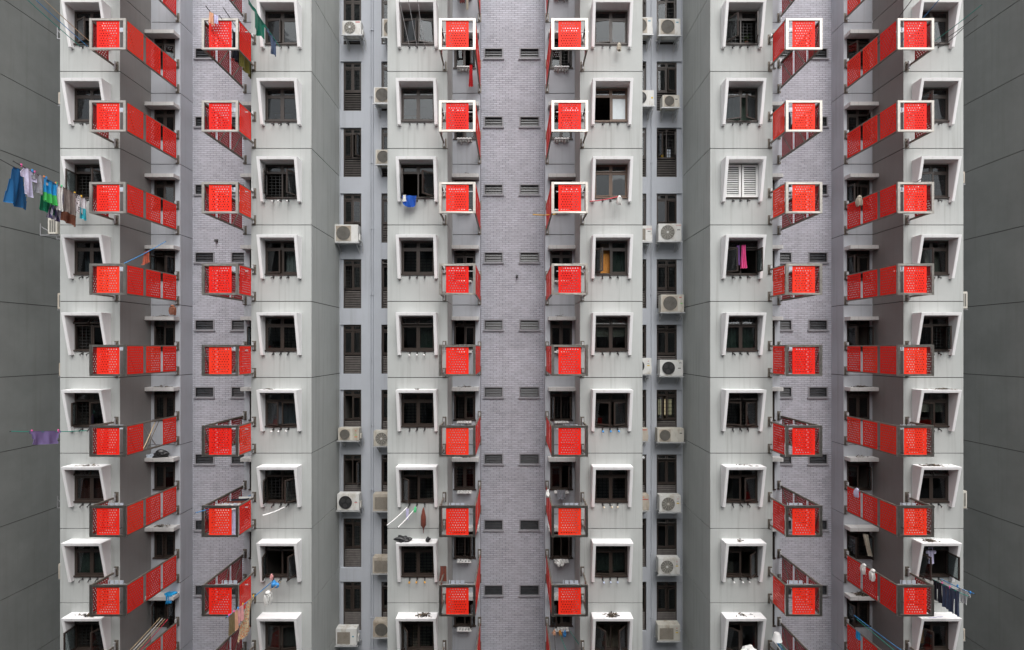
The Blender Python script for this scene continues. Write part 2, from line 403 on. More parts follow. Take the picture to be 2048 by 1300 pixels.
for i, (x0, x1) in enumerate(((-7.365, -4.574), (4.794, 7.283))):
    mb = MB()
    opn = [(-7.33, -6.44), (-5.58, -4.70)] if i == 0 else [(4.95, 5.74), (6.18, 7.25)]
    ops = [(a, b, zf(k) - .04, zf(k) + 2.08) for k in FLOORS for a, b in opn]
    sheet(mb, lambda u, z, d: (u, YA + d, z), x0, x1, ZGROUND, ZTOP, 'service_paint', ops, (), .16)
    for k in FLOORS:                       # the pale strip of wall set back beside the window
        a, b = (-7.33, -7.22) if i == 0 else (7.06, 7.25)
        mb.box(a, b, YA + .06, YA + .16, zf(k) - .04, zf(k) + 2.08, 'service_paint', 'lrdub')
    OB('service_wall', mb.mesh('service_wall'), block)
    for xx, r in (((-6.03, .022), (-5.93, .022)) if i == 0 else ((5.95, .02),)):
        mb = MB()
        mb.tube([(xx, YA - .03, ZBOT - 4), (xx, YA - .03, ZTOP - 1)], r, 'service_paint', 8)
        for k in FLOORS: mb.box(xx - .04, xx + .04, YA - .055, YA + .002, zf(k) + .55, zf(k) + .58, 'service_paint')
        OB('drain_pipe', mb.mesh('drain_pipe'), block)

# ------------------------------------------------------------------ windows
def rect_frame(mb, x0, x1, z0, z1, y0, y1, w, mat):
    mb.box(x0, x0 + w, y0, y1, z0, z1, mat); mb.box(x1 - w, x1, y0, y1, z0, z1, mat)
    mb.box(x0 + w, x1 - w, y0 + .001, y1 - .001, z0, z0 + w, mat); mb.box(x0 + w, x1 - w, y0 + .001, y1 - .001, z1 - w, z1, mat)
def casement(w, h, s, bar='bronze', glass='glass'):   # hinged at the local origin, leaf runs along s*x
    mb = MB(); a, b = sorted((0, s * w))
    rect_frame(mb, a, b, 0, h, -.02, .02, .045, bar)
    mb.box(a + .045, b - .045, -.003, .003, .045, h - .045, glass)
    return mb.mesh('casement')
def fanlight(w, h, bar='bronze'):          # hinged along its top edge
    mb = MB(); rect_frame(mb, 0, w, -h, 0, -.018, .018, .035, bar)
    mb.box(.035, w - .035, -.003, .003, -h + .035, -.035, 'glass'); return mb.mesh('fanlight')
def wframe(w, h, tr, bar, sill=True):
    """outer frame, mullion and transom; origin at the middle of the bottom edge, outside face"""
    mb = MB(); rect_frame(mb, -w / 2, w / 2, 0, h, .0, .07, .04, bar)
    mb.box(-.025, .025, .002, .068, .04, h - .04, bar)
    mb.box(-w / 2 + .04, -.025, .004, .066, h - tr - .025, h - tr + .025, bar); mb.box(.025, w / 2 - .04, .004, .066, h - tr - .025, h - tr + .025, bar)
    if sill: mb.box(-w / 2 - .03, w / 2 + .03, -.07, .002, -.035, .012, bar)
    return mb.mesh('window_frame')
def room_mesh(w, h, d=2.2, below=.9):
    mb = MB(); mb.box(-w, w, .12, d, -below, h + .35, 'room', 'f'); 
    mb.face([(-w, .12, -below), (w, .12, -below), (w, .12, 0), (-w, .12, 0)], 'room')
    return mb.mesh('room')
def grille_mesh(w, h, nx, nz):
    mb = MB()
    for k in range(1, nx): x = -w / 2 + w * k / nx; mb.box(x - .008, x + .008, .10, .116, .03, h - .03, 'grille_black')
    for k in range(1, nz): z = h * k / nz; mb.box(-w / 2 + .03, w / 2 - .03, .097, .113, z - .008, z + .008, 'grille_black')
    return mb.mesh('security_grille')
def curtain_mesh(w, h, mat, seed=0, side=0):
    mb = MB(); n, r = 40, random.Random(seed); ph = r.random() * 6
    x0, x1 = (-w / 2, w / 2) if side == 0 else ((-w / 2, -.02) if side < 0 else (.02, w / 2))
    vs, fs = [], []
    for i in range(n + 1):
        x = x0 + (x1 - x0) * i / n; y = .16 + .025 * sin(i * 1.15 + ph) + .012 * sin(i * .43 + ph)
        vs += [(x, y, .02), (x + .01 * sin(i), y + .01 * cos(i), h * .55), (x, y, h - .05)]
    for i in range(n):
        for j in (0, 1): fs.append((i * 3 + j, i * 3 + 3 + j, i * 3 + 4 + j, i * 3 + 1 + j))
    mb.addmesh(vs, fs, mat, True); return mb.mesh('curtain')

HH, TR = WZ1 - WZ0, .31
FR = {b: wframe(WW, HH, TR, b) for b in ('bronze', 'bronze_light')}
CW, CH = WW / 2 - .065, HH - TR - .065
CAS = {(s, b, g): casement(CW, CH, s, b, g) for s in (1, -1) for b in ('bronze', 'bronze_light') for g in ('glass', 'frosted')}
FAN = {b: fanlight(WW / 2 - .065, TR - .065, b) for b in FR}
ROOM = room_mesh(.95, HH); GRILLE = grille_mesh(WW - .08, HH - TR, 8, 8)

def hood_mesh():
    """white concrete surround: deep at the top, tapering to almost nothing at the foot of its two legs"""
    mb = MB(); w, t = 1.455 / 2, .11; zb, zt = .82, 2.36; dt, db = .43, .13
    d = lambda z: db + (dt - db) * (z - zb) / (zt - zb)
    zi = zt - t
    for s in (-1, 1):
        xo, xi = s * w, s * (w - t)
        A = [(xo, 0, zb), (xi, 0, zb), (xi, 0, zi), (xo, 0, zt)]
        B = [(xo, -d(zb), zb), (xi, -d(zb), zb), (xi, -d(zi), zi), (xo, -d(zt), zt)]
        mb.face(B, 'hood_paint'); mb.face([A[0], A[1], B[1], B[0]], 'hood_paint')
        mb.face([A[1], A[2], B[2], B[1]], 'hood_paint'); mb.face([A[3], A[0], B[0], B[3]], 'hood_paint')
    mb.face([(-w, -d(zt), zt), (w, -d(zt), zt), (w - t, -d(zi), zi), (-w + t, -d(zi), zi)], 'hood_paint')
    mb.face([(-w, 0, zt), (w, 0, zt), (w, -d(zt), zt), (-w, -d(zt), zt)], 'hood_paint')
    mb.face([(-w + t, 0, zi), (w - t, 0, zi), (w - t, -d(zi), zi), (-w + t, -d(zi), zi)], 'hood_paint')
    me = mb.mesh('window_hood')
    bm = bmesh.new(); bm.from_mesh(me); bmesh.ops.remove_doubles(bm, verts=bm.verts, dist=1e-4); bmesh.ops.recalc_face_normals(bm, faces=bm.faces)
    es = [e for e in bm.edges if len(e.link_faces) == 2 and e.calc_face_angle(0) > .3]
    bmesh.ops.bevel(bm, geom=es, offset=.009, segments=2, affect='EDGES', clamp_overlap=True)
    bm.to_mesh(me); bm.free(); return me
HOOD = hood_mesh()
def socket(cap):
    mb = MB(); mb.tube([(0, .01, .03), (0, -.05, .022), (0, -.15, -.035)], .019, 'steel_dark', 8)
    mb.box(-.028, .028, -.012, .004, -.02, .07, 'steel_dark')
    if cap: mb.tube([(0, -.13, -.03), (0, -.135, -.032), (0, -.18, -.055), (0, -.19, -.06)], [.015, .034, .034, .015], cap, 10)
    else: mb.tube([(0, -.12, -.09), (0, -.125, -.03)], .014, 'steel_grey', 6)
    return mb.mesh('pole_socket')
SOCK = {c: socket(c) for c in (None, 'white_plastic', 'knob_cream', 'knob_orange', 'knob_pale', 'peg_blue')}
CURT = {m: curtain_mesh(WW - .1, HH, m, hash(m) % 97) for m in ('c_curtain', 'c_maroon', 'c_cream', 'c_grey', 'c_taupe')}
def blind_mesh():
    mb = MB()
    for k in range(22): z = .10 + (HH - .14) * k / 22; mb.face([(-.56, .15, z), (.56, .15, z), (.56, .175, z + .042), (-.56, .175, z + .042)], 'c_cream')
    return mb.mesh('roller_blind')
BLIND = blind_mesh()
def ward_mesh():
    mb = MB(); mb.box(-.35, .35, 1.3, 1.8, -.85, .85, 'opp_wood'); mb.box(-.33, -.01, 1.28, 1.3, -.8, .8, 'c_cream'); mb.box(.01, .33, 1.28, 1.3, -.8, .8, 'c_cream'); return mb.mesh('wardrobe')
mat_plain('opp_wood', (.28, .17, .09), .6)
WARD = ward_mesh()
CURT_S = {(m, s): curtain_mesh(WW - .1, HH, m, 5, s) for m in ('c_curtain', 'c_orange', 'c_white', 'c_cream') for s in (-1, 1)}

# state: left leaf, right leaf angle, fanlights angle, extras
WST = {}
def W(i, k, l=0, r=0, f=0, **kw): WST[i, k] = dict(l=l, r=r, f=f, **kw)
W(0, 0, 25, 0, grille=1); W(0, 1, 0, 0); W(0, 2, 80, 76, 0, grille=1); W(0, 3); W(0, 4, 0, 0, 35, grille=1, slide=1, plant=1); W(0, 5, 62, 18, 0, grille=1)
W(0, 6, 0, 0, 30, curtain='c_maroon'); W(0, 7, curtain='c_curtain'); W(0, 8, 86, 70, 10, grille=1)
W(1, 0, 9, 0); W(1, 1); W(1, 2, 75, 70, 0, grille=1); W(1, 3, 12, 0); W(1, 4, grille=1, grilleout=1); W(1, 5, 22, 12); W(1, 6, 75, 60, 0, grille=1); W(1, 7, 78, 75, 25)
W(1, 8, 12, 14, curtain='c_taupe')
W(2, 0, 14, 14); W(2, 1); W(2, 2, 80, 50); W(2, 3); W(2, 4, 0, 0, 22); W(2, 5); W(2, 6, 55, 0, 12, grille=1); W(2, 7, grille=1, grilleout=1); W(2, 8, 60, 0, grille=1)
W(3, 0, 10, 0, 0); W(3, 1, 0, 0, bar='bronze_light', slide=1, frost=1); W(3, 2, 4, 0, 6, bar='bronze_light'); W(3, 3, 70, 0, curt_l='c_orange', curt_r='c_curtain'); W(3, 4, 0, 0, 15); W(3, 5, 22, 26)
W(3, 6, grille=1, grilleout=1); W(3, 7, 6, 0); W(3, 8, 55, 50)
W(4, 0, 60, 70, 0, grille=1, plant=1); W(4, 1, 22, 28); W(4, 2, shutter=1); W(4, 3, 62, 86, 18); W(4, 4, 0, 0, 12, curtain='c_curtain'); W(4, 5, 22, 28, 30, grille=1); W(4, 6, 5, 22); W(4, 7, 6, 45); W(4, 8, 50, 0)
W(5, 0, 20, 0); W(5, 1, 65, 0); W(5, 2, 18, 0); W(5, 3, 60, 0); W(5, 4, 12, 62, 0, grille=1); W(5, 5, 40, 0); W(5, 6, 0, 0, 25); W(5, 7, 75, 88, 20); W(5, 8, 60, 0)
for key in ((2, 2), (3, 1), (1, 7), (5, 7), (4, 3), (4, 7), (4, 8), (3, 8), (3, 5), (2, 0), (1, 0), (1, 1), (2, 1), (3, 2)): WST[key]['bare'] = 1
CAPS = {(2, 7): 'knob_orange', (3, 6): 'knob_cream', (3, 7): 'knob_pale', (2, 4): 'white_plastic', (1, 2): 'white_plastic', (3, 5): 'peg_blue', (1, 5): 'white_plastic', (4, 7): 'white_plastic'}

def shutter_mesh():
    mb = MB()
    for s in (-1, 1):
        a, b = sorted((s * .02, s * (WW / 2 - .01)))
        rect_frame(mb, a, b, .01, HH - .03, -.03, .03, .07, 'white_plastic')
        n = 15
        for k in range(n):
            z = .10 + (HH - .22) * k / n
            mb.face([(a + .07, -.025, z), (b - .07, -.025, z), (b - .07, .02, z + .05), (a + .07, .02, z + .05)], 'white_plastic')
        mb.box(a + .07, b - .07, .022, .026, .08, HH - .10, 'fan_dark')
    return mb.mesh('louvre_shutter')
def plant_mesh():
    mb = MB(); r = random.Random(3)
    mb.tube([(0, 0, 0), (0, 0, .16)], [.06, .08], 'c_brown', 10); pot = mb.mesh('flower_pot'); mb = MB()
    for k in range(60):
        p = Vector((r.gauss(0, .07), r.gauss(0, .05), .2 + abs(r.gauss(.08, .09)))); d = Vector((r.uniform(-1, 1), r.uniform(-1, 1), r.uniform(-.3, 1))).normalized() * .07
        q = d.cross(Vector((0, 0, 1))) * .5
        mb.face([p - d * .2, p + d * .4 + q, p + d, p + d * .4 - q], 'leaf')
    return pot, mb.mesh('foliage')
(POT, PLANT), SHUT = plant_mesh(), shutter_mesh()

def leaves(parent, st, w, cas, fan, tr, h, y=0.02):
    """adds the two casements and two fanlights of a window to it"""
    cw, b = w / 2 - .065, st.get('bar', 'bronze')
    if st.get('slide'):                    # right pane slid aside or one half standing open
        g = 'frosted' if st.get('frost') else 'glass'
        OB('casement', cas[1, b, g], parent, (.03, .03, .045))
        if not st.get('frost'): OB('casement', cas[1, b, g], parent, (.03, .055, .045))
    else:
        OB('casement', cas[1, b, 'glass'], parent, (-w / 2 + .045, y, .045), (0, 0, -radians(st['l'])))
        OB('casement', cas[-1, b, 'glass'], parent, (w / 2 - .045, y, .045), (0, 0, radians(st['r'])))
    for x in (-w / 2 + .04, .025):
        OB('fanlight', fan[b], parent, (x, y, h - .04), (-radians(st['f']), 0, 0))

random.seed(11)
for i in range(6):
    for k in HF:
        st = WST[i, k]; b = st.get('bar', 'bronze')
        win = OB('hooded_window', FR[b], block, (HOODC[i], YP + .025, zf(k) + WZ0))
        OB('window_hood', HOOD, win, (0, -.026, -WZ0))
        OB('room_interior', ROOM, win)
        if st.get('shutter'): OB('louvre_shutter', SHUT, win, (0, -.04, 0))
        else: leaves(win, st, WW, CAS, FAN, TR, HH)
        if st.get('grille'): OB('security_grille', GRILLE, win, (0, 0 if not st.get('grilleout') else -.02, .03))
        q = random.random()
        if st.get('curtain'): OB('curtain', CURT[st['curtain']], win)
        elif not (st.get('grille') or st.get('curt_l') or st.get('shutter') or st.get('bare')):
            if q < .38: OB('curtain', CURT_S[random.choice(['c_curtain', 'c_cream', 'c_white', 'c_orange']), random.choice([-1, 1])], win, (0, .15, 0))
            elif q < .58: OB('curtain', CURT[random.choice(list(CURT))], win, (0, .2, 0))
            elif q < .72: OB('roller_blind', BLIND, win, (0, 0, random.uniform(0, .5)))
            elif q < .88: OB('security_grille', GRILLE, win, (0, 0, .03))
        if q > .45: OB('wardrobe', WARD, win, (random.uniform(-.5, .5), random.uniform(-.3, .2), 0))
        if st.get('curt_l'): OB('curtain', CURT_S[st['curt_l'], -1], win, (.22, .04, 0)); OB('curtain', CURT_S[st['curt_r'], 1], win)
        if st.get('plant'): OB('foliage', PLANT, win, (.3, .2, .05)); OB('flower_pot', POT, win, (.3, .2, .05))
        for j in (-1, 0, 1):
            OB('pole_socket', SOCK[CAPS.get((i, k))], win, (j * .275 - .03, -.027, -.13 + .004 * j), (0, radians(random.uniform(-6, 6)), radians(random.uniform(-14, 14))))

# recessed kitchen windows with a concrete canopy
def canopy_mesh(w):
    mb = MB(); mb.box(0, w, -.36, 0, 2.17, 2.32, 'slab_paint'); return mb.mesh('canopy', .008)
def bracket_mesh():                        # wall rack with slots for the bamboo poles
    mb = MB(); mb.box(-.29, .29, -.03, 0, -.10, .0, 'slab_paint')
    for k in range(5): x = -.29 + .58 * k / 5; mb.box(x + .015, x + .10, -.26, -.03, -.045, -.02, 'white_plastic')
    mb.box(-.29, .29, -.27, -.24, -.065, -.04, 'white_plastic')
    for x in (-.13, .13): mb.tube([(x, 0, -.14), (x, -.18, -.10), (x, -.2, -.03)], .03, 'slab_paint', 8)
    return mb.mesh('pole_bracket')
BRK = bracket_mesh()
rfr, rcas, rfan = {}, {}, {}
for i in range(6):
    w = RWIN[i][1] - RWIN[i][0]; key = round(w, 2)
    if key not in rfr:
        rfr[key] = wframe(w, HH, .27, 'bronze')
        rcas[key] = {(s, 'bronze', 'glass'): casement(w / 2 - .065, HH - .27 - .065, s) for s in (1, -1)}
        rfan[key] = {'bronze': fanlight(w / 2 - .065, .27 - .065)}
    can, room, gr = canopy_mesh({0: 1.14, 5: 1.12}.get(i, 1.06)), room_mesh(w * .62, HH), grille_mesh(w - .08, HH - .27, 6, 8)
    for k in FLOORS:
        c = (RWIN[i][0] + RWIN[i][1]) / 2
        win = OB('recessed_window', rfr[key], block, (c, YR + .03, zf(k) + WZ0))
        hx = RECESS[i][0] + .004 if i % 2 == 0 else RECESS[i][1] - .004 - {5: 1.12}.get(i, 1.06)
        OB('canopy', can, win, (hx - c, -.031, -WZ0))
        OB('room_interior', room, win)
        st = dict(l=random.choice([0, 0, 0, 10, 60, 85]), r=random.choice([0, 0, 15, 70]), f=random.choice([0, 0, 0, 20, 35]))
        if (i, k) in {(5, 7): 0, (0, 8): 0, (5, 4): 0, (3, 5): 0}: st['l'], st['r'] = 75, 80
        leaves(win, st, w, rcas[key], rfan[key], .27, HH)
        if random.random() < .5 or (i, k) == (2, 7): OB('security_grille', gr, win, (0, 0, .03))
        if i in (2, 3): OB('pole_bracket', BRK, win, (0, -.031, -.03))

# glass louvre windows in the brick bays
def louvre_mesh(w, h):
    mb = MB(); rect_frame(mb, 0, w, 0, h, -.02, .07, .05, 'frame_grey'); mb.box(-.03, w + .03, -.05, .0, -.03, .012, 'frame_grey')
    rect_frame(mb, .05, w - .05, .05, h - .05, .0, .065, .018, 'grille_black')
    n = 3
    for k in range(n):
        z0 = .07 + (h - .14) * k / n; z1 = .07 + (h - .14) * (k + 1) / n - .02
        mb.addmesh([(.07, .02, z0), (w - .07, .02, z0), (w - .07, .05, z1), (.07, .05, z1),
                    (.07, .026, z0), (w - .07, .026, z0), (w - .07, .056, z1), (.07, .056, z1)],
                   [(0, 1, 2, 3), (4, 5, 6, 7), (0, 1, 5, 4), (2, 3, 7, 6)], 'louvre_glass')
    return mb.mesh('louvre_window')
def void_mesh(w, h):
    mb = MB(); mb.box(-.1, w + .1, .09, .9, -.4, h + .2, 'room', 'f'); return mb.mesh('room')
lm = {}
for pair in LOUV:
    for a, b in pair:
        w = round(b - a, 3)
        if w not in lm: lm[w] = (louvre_mesh(w, .47), void_mesh(w, .47))
        for k in HF:
            win = OB('louvre_window', lm[w][0], block, (a, YB - .004, zf(k) + 1.80))
            OB('room_interior', lm[w][1], win)

# service yard windows: two leaves over a fixed timber louvre
def service_frame(w, h, split):
    mb = MB(); rect_frame(mb, -w / 2, w / 2, 0, h, 0, .06, .04, 'bronze')
    mb.box(-w / 2 + .04, w / 2 - .04, .002, .058, split - .03, split + .03, 'bronze')
    mb.box(-.025, .025, .003, .057, split + .03, h - .04, 'bronze')
    for s in (-1, 1):
        a, b = sorted((s * .025, s * (w / 2 - .04))); mb.box(a, b, .004, .056, h - .26, h - .22, 'bronze')
    mb.box(-w / 2, w / 2, -.05, 0, -.03, .01, 'service_paint')
    return mb.mesh('service_window')
def slat_mesh(w, split):
    mb = MB(); n = 10
    for k in range(n):
        z = .05 + (split - .10) * k / n; p = (split - .10) / n
        mb.addmesh([(-w / 2 + .04, .008, z), (w / 2 - .04, .008, z), (w / 2 - .04, .05, z + p * .62), (-w / 2 + .04, .05, z + p * .62), (-w / 2 + .04, .014, z + .012), (w / 2 - .04, .014, z + .012)],
                   [(0, 1, 2, 3), (0, 1, 5, 4)], 'louvre_brown')
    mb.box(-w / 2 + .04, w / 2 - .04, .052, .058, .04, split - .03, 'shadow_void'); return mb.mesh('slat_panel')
SH, SPL = 2.10, .84
sfr = {}
for i in range(2):
    for j, (a, b) in enumerate(SWIN[i]):
        w = round(b - a, 2)
        if w not in sfr:
            sfr[w] = (service_frame(w, SH, SPL), slat_mesh(w, SPL), {s: casement(w / 2 - .065, SH - SPL - .32, s) for s in (1, -1)}, fanlight(w / 2 - .065, .18), room_mesh(w * .52, SH, 1.8, .1), grille_mesh(w - .08, SH - SPL, 6, 8))
        fr, sl, ca, fa, rm, gr = sfr[w]
        for k in FLOORS:
            win = OB('service_window', fr, block, ((a + b) / 2, YA + .075, zf(k) - .03))
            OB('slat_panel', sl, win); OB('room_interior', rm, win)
            l, r = random.choice([0, 0, 0, 12, 70]), random.choice([0, 0, 0, 14, 65])
            if (i, j, k) == (1, 1, 1): l = r = 70
            if (i, j, k) == (0, 0, 6): l, r = 75, 75
            OB('casement', ca[1], win, (-w / 2 + .045, .02, SPL + .035), (0, 0, -radians(l)))
            OB('casement', ca[-1], win, (w / 2 - .045, .02, SPL + .035), (0, 0, radians(r)))
            f = random.choice([0, 0, 0, 30])
            for x in (-w / 2 + .045, .025): OB('fanlight', fa, win, (x, .02, SH - .04), (-radians(f), 0, 0))
            if random.random() < .6 or (i, j, k) in ((1, 1, 5), (1, 1, 1)): OB('security_grille', gr, win, (0, 0, SPL + .02))
            if (i, j, k) == (1, 1, 5):
                mb = MB()
                for x in (-.26, .2): mb.box(x - .16, x + .16, .4, .41, SPL + .12, SH - .45, 'lamp_glow')
                OB('lit_pane', mb.mesh('lit_pane'), win)
            if (i, j, k) == (1, 1, 1):
                mb = MB(); mb.box(.05, .22, .14, .24, SPL + .06, SPL + .42, 'plate_blue')
                for x in (-.33, -.12): mb.tube([(x, .2, SPL + .05), (x, .2, SPL + .2), (x, .2, SPL + .27)], [.05, .05, .02], 'peg_yellow')
                OB('bottle', mb.mesh('bottle'), win)

# ------------------------------------------------------------------ red laundry racks
RW, RH = 1.26, 1.08                        # outer size of the front frame
def perforated(w, h, axis, back=None, p=.0865, r=.021):
    """steel sheet with staggered round holes, 4 mm thick; lies in xz (axis x) or yz (axis y)"""
    mb = MB(); rows = int((h - .03) / p); mz = (h - rows * p) / 2; cols = int((w - .06) / p - .5); mx = (w - (cols + .5) * p) / 2
    def pt(u, z, d): return (u, d, z) if axis == 'x' else (d, u, z)
    for d in (0, .004):
        rp = 'red_inner_shade' if d == back else 'red_paint'
        mb.face([pt(0, 0, d), pt(w, 0, d), pt(w, mz, d), pt(0, mz, d)], rp); mb.face([pt(0, h - mz, d), pt(w, h - mz, d), pt(w, h, d), pt(0, h, d)], rp)
        for j in range(rows):
            z0 = mz + j * p; x0 = mx + (p / 2 if j % 2 else 0)
            mb.face([pt(0, z0, d), pt(x0, z0, d), pt(x0, z0 + p, d), pt(0, z0 + p, d)], rp)
            xe = x0 + cols * p; mb.face([pt(xe, z0, d), pt(w, z0, d), pt(w, z0 + p, d), pt(xe, z0 + p, d)], rp)
            for i in range(cols):
                cx, cz = x0 + (i + .5) * p, z0 + p / 2
                o = [(1, 0), (1, 1), (0, 1), (-1, 1), (-1, 0), (-1, -1), (0, -1), (1, -1)]
                ov = [pt(cx + a * p / 2, cz + b * p / 2, d) for a, b in o]
                iv = [pt(cx + r * cos(pi / 4 * q), cz + r * sin(pi / 4 * q), d) for q in range(8)]
                mb.addmesh(ov + iv, [(q, (q + 1) % 8, 8 + (q + 1) % 8, 8 + q) for q in range(8)], rp)
    for a, b in (((0, 0), (w, 0)), ((w, 0), (w, h)), ((w, h), (0, h)), ((0, h), (0, 0))):
        mb.face([pt(*a, 0), pt(*b, 0), pt(*b, .004), pt(*a, .004)], 'red_paint')
    return mb.mesh('perforated_panel')
FB = .088
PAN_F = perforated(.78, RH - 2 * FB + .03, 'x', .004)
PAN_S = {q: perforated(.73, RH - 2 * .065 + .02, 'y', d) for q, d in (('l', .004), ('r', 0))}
def front_frame_mesh():
    mb = MB(); mb.box(0, FB, 0, .06, 0, RH, 'rack_steel'); mb.box(RW - FB, RW, 0, .06, 0, RH, 'rack_steel')
    mb.box(FB, RW - FB, .0, .058, 0, FB * .8, 'rack_steel'); mb.box(FB, RW - FB, .0, .058, RH - FB * .9, RH, 'rack_steel')
    return mb.mesh('front_frame', .004)
FRONT = front_frame_mesh()
def rail_mesh(Ln):
    mb = MB(); mb.box(0, .05, .061, Ln, 0, .062, 'rail_steel'); return mb.mesh('rail', .004)
RAIL_L, RAIL_S = rail_mesh(2.62), rail_mesh(1.07)
def brace_mesh(y0, y1, z0, z1):
    mb = MB(); mb.bar((.03, y0, z0), (.03, y1, z1), .022, 'rail_steel'); return mb.mesh('brace')
BRACES = [brace_mesh(.98, 1.62, .07, RH - .09), brace_mesh(1.84, 2.5, .07, RH - .09), brace_mesh(.1, .45, RH - .1, .1)]
def wall_bracket_mesh():
    """angle bracket that bolts a rail end to the wall; wall face at y = 0.06"""
    mb = MB(); mb.box(-.03, .03, -.08, -.02, -.13, .15, 'galv'); mb.box(-.03, .03, -.02, .04, .05, .11, 'rail_steel'); mb.box(-.03, .03, -.02, .04, -.10, -.04, 'rail_steel')
    mb.box(-.07, .07, .04, .058, -.17, .19, 'rail_steel')
    for z in (-.14, .16):
        for x in (-.045, .045): mb.tube([(x, .045, z), (x, .025, z)], .013, 'steel_dark', 6)
    return mb.mesh('wall_bracket')
WBR = wall_bracket_mesh()
def pole_rest_mesh():
    mb = MB(); mb.box(.05, RW - .05, .0, .03, -.015, .015, 'galv')
    for k in range(3): x = .36 + k * .17; mb.box(x, x + .13, .006, .016, .017, .15, 'plate_blue'); 
    for k in range(3): x = .42 + k * .23; mb.box(x, x + .05, -.02, .0, -.01, .05, 'galv')
    mb.box(.29, .32, .004, .02, .017, .16, 'plate_blue')
    return mb.mesh('pole_rest')
PREST = pole_rest_mesh()

RACKX = [-14.56, -10.69, -2.515, 1.36, 9.43, 13.28]
LONG_RIGHT = [True, False, True, False, True, False]
COLN = ['leftmost column', 'column left of the left hooded windows', 'column left of the central brick bay', 'column right of the central brick bay', 'column beside the right brick bay', 'rightmost column']
COLS = ['leftmost', 'second', 'third', 'fourth', 'fifth', 'rightmost']
ROWN = ['topmost, cut by the upper edge,', 'second from the top', 'third from the top', 'fourth from the top', 'fifth from the top', 'sixth from the top', 'fourth from the bottom', 'third from the bottom', 'second from the bottom', 'lowest, cut by the lower edge,']
RL = {(0, 5): 'with a panel missing and crossed sticks inside', (0, 3): 'with a blue pole on its frame', (0, 2): 'beside the crowded laundry poles', (1, 6): 'full of drying clothes',
      (5, 7): 'with two white mop heads over its rail', (5, 6): 'with one grey mop head over its rail', (5, 2): 'with a hanging mop', (1, 0): 'with pole tips and pink cloth over the front', (4, 1): 'with jeans behind the front panel', (4, 8): 'full of bundled poles'}
def make_rack(i, k):
    root = EMPTY('drying_rack', (RACKX[i], YF, zf(k) + .12))
    lr = LONG_RIGHT[i]
    OB('front_frame', FRONT, root)
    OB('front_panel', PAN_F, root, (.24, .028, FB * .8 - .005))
    for side in ('l', 'r'):
        long = (side == 'r') == lr
        x = 0.0 if side == 'l' else RW - .05
        for z in (.012, RH - .075):
            ro = OB('side_rail', RAIL_L if long else RAIL_S, root, (x, 0, z))
            if long and z < .1:
                for br in BRACES: OB('brace', br, ro, (0, 0, -z))
        px = -.0045 if side == 'l' else RW + .0005
        ys = (.07, .94, 1.80) if long else (.09,)
        for y in ys:
            if (i, k) == (0, 5) and y == .94: continue
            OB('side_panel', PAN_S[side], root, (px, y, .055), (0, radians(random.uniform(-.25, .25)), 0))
        end = 2.62 if long else 1.07
        for z in (.043, RH - .044): OB('wall_bracket', WBR, root, (x + .025 + (.012 if side == 'l' else -.012), end, z))
    OB('pole_rest', PREST, root, (0 if lr else .15, .43, .885))
    extra = RL.get((i, k))
    lab = f'red perforated drying rack, {ROWN[k + 1]} in the {COLS[i]} column of racks'
    if extra: lab = f'red drying rack {extra}, {COLS[i]} column of racks'
    lab = ' '.join(lab.replace(', in', ' in').split())
    tag(root, lab, 'laundry rack', 'red perforated laundry racks on the facade')
    return root
random.seed(5)
for i in range(6):
    for k in FLOORS: make_rack(i, k)

# ------------------------------------------------------------------ air conditioners
def text_mesh(txt, size, mat):
    cu = bpy.data.curves.new('lettering', 'FONT'); cu.body = txt; cu.size = size; cu.extrude = .001; cu.align_x = 'CENTER'
    ob = bpy.data.objects.new('tmp', cu); COL.objects.link(ob)
    dg = bpy.context.evaluated_depsgraph_get(); me = bpy.data.meshes.new_from_object(ob.evaluated_get(dg))
    bpy.data.objects.remove(ob); me.materials.clear(); me.materials.append(MATS[mat]); me.name = 'lettering'; return me
TXT = {'TOSHIBA': text_mesh('TOSHIBA', .055, 'red_ink'), 'SANYO': text_mesh('SANYO', .07, 'red_ink')}
def diamonds(mb, x, y, z, s):
    for a in (90, 210, 330):
        c, t = radians(a), .5774
        d = Vector((cos(c), 0, sin(c))); e = Vector((-sin(c), 0, cos(c)))
        o = Vector((x, y, z)); mb.face([o, o + d * s * .5 + e * s * .29, o + d * s, o + d * s * .5 - e * s * .29], 'red_ink')
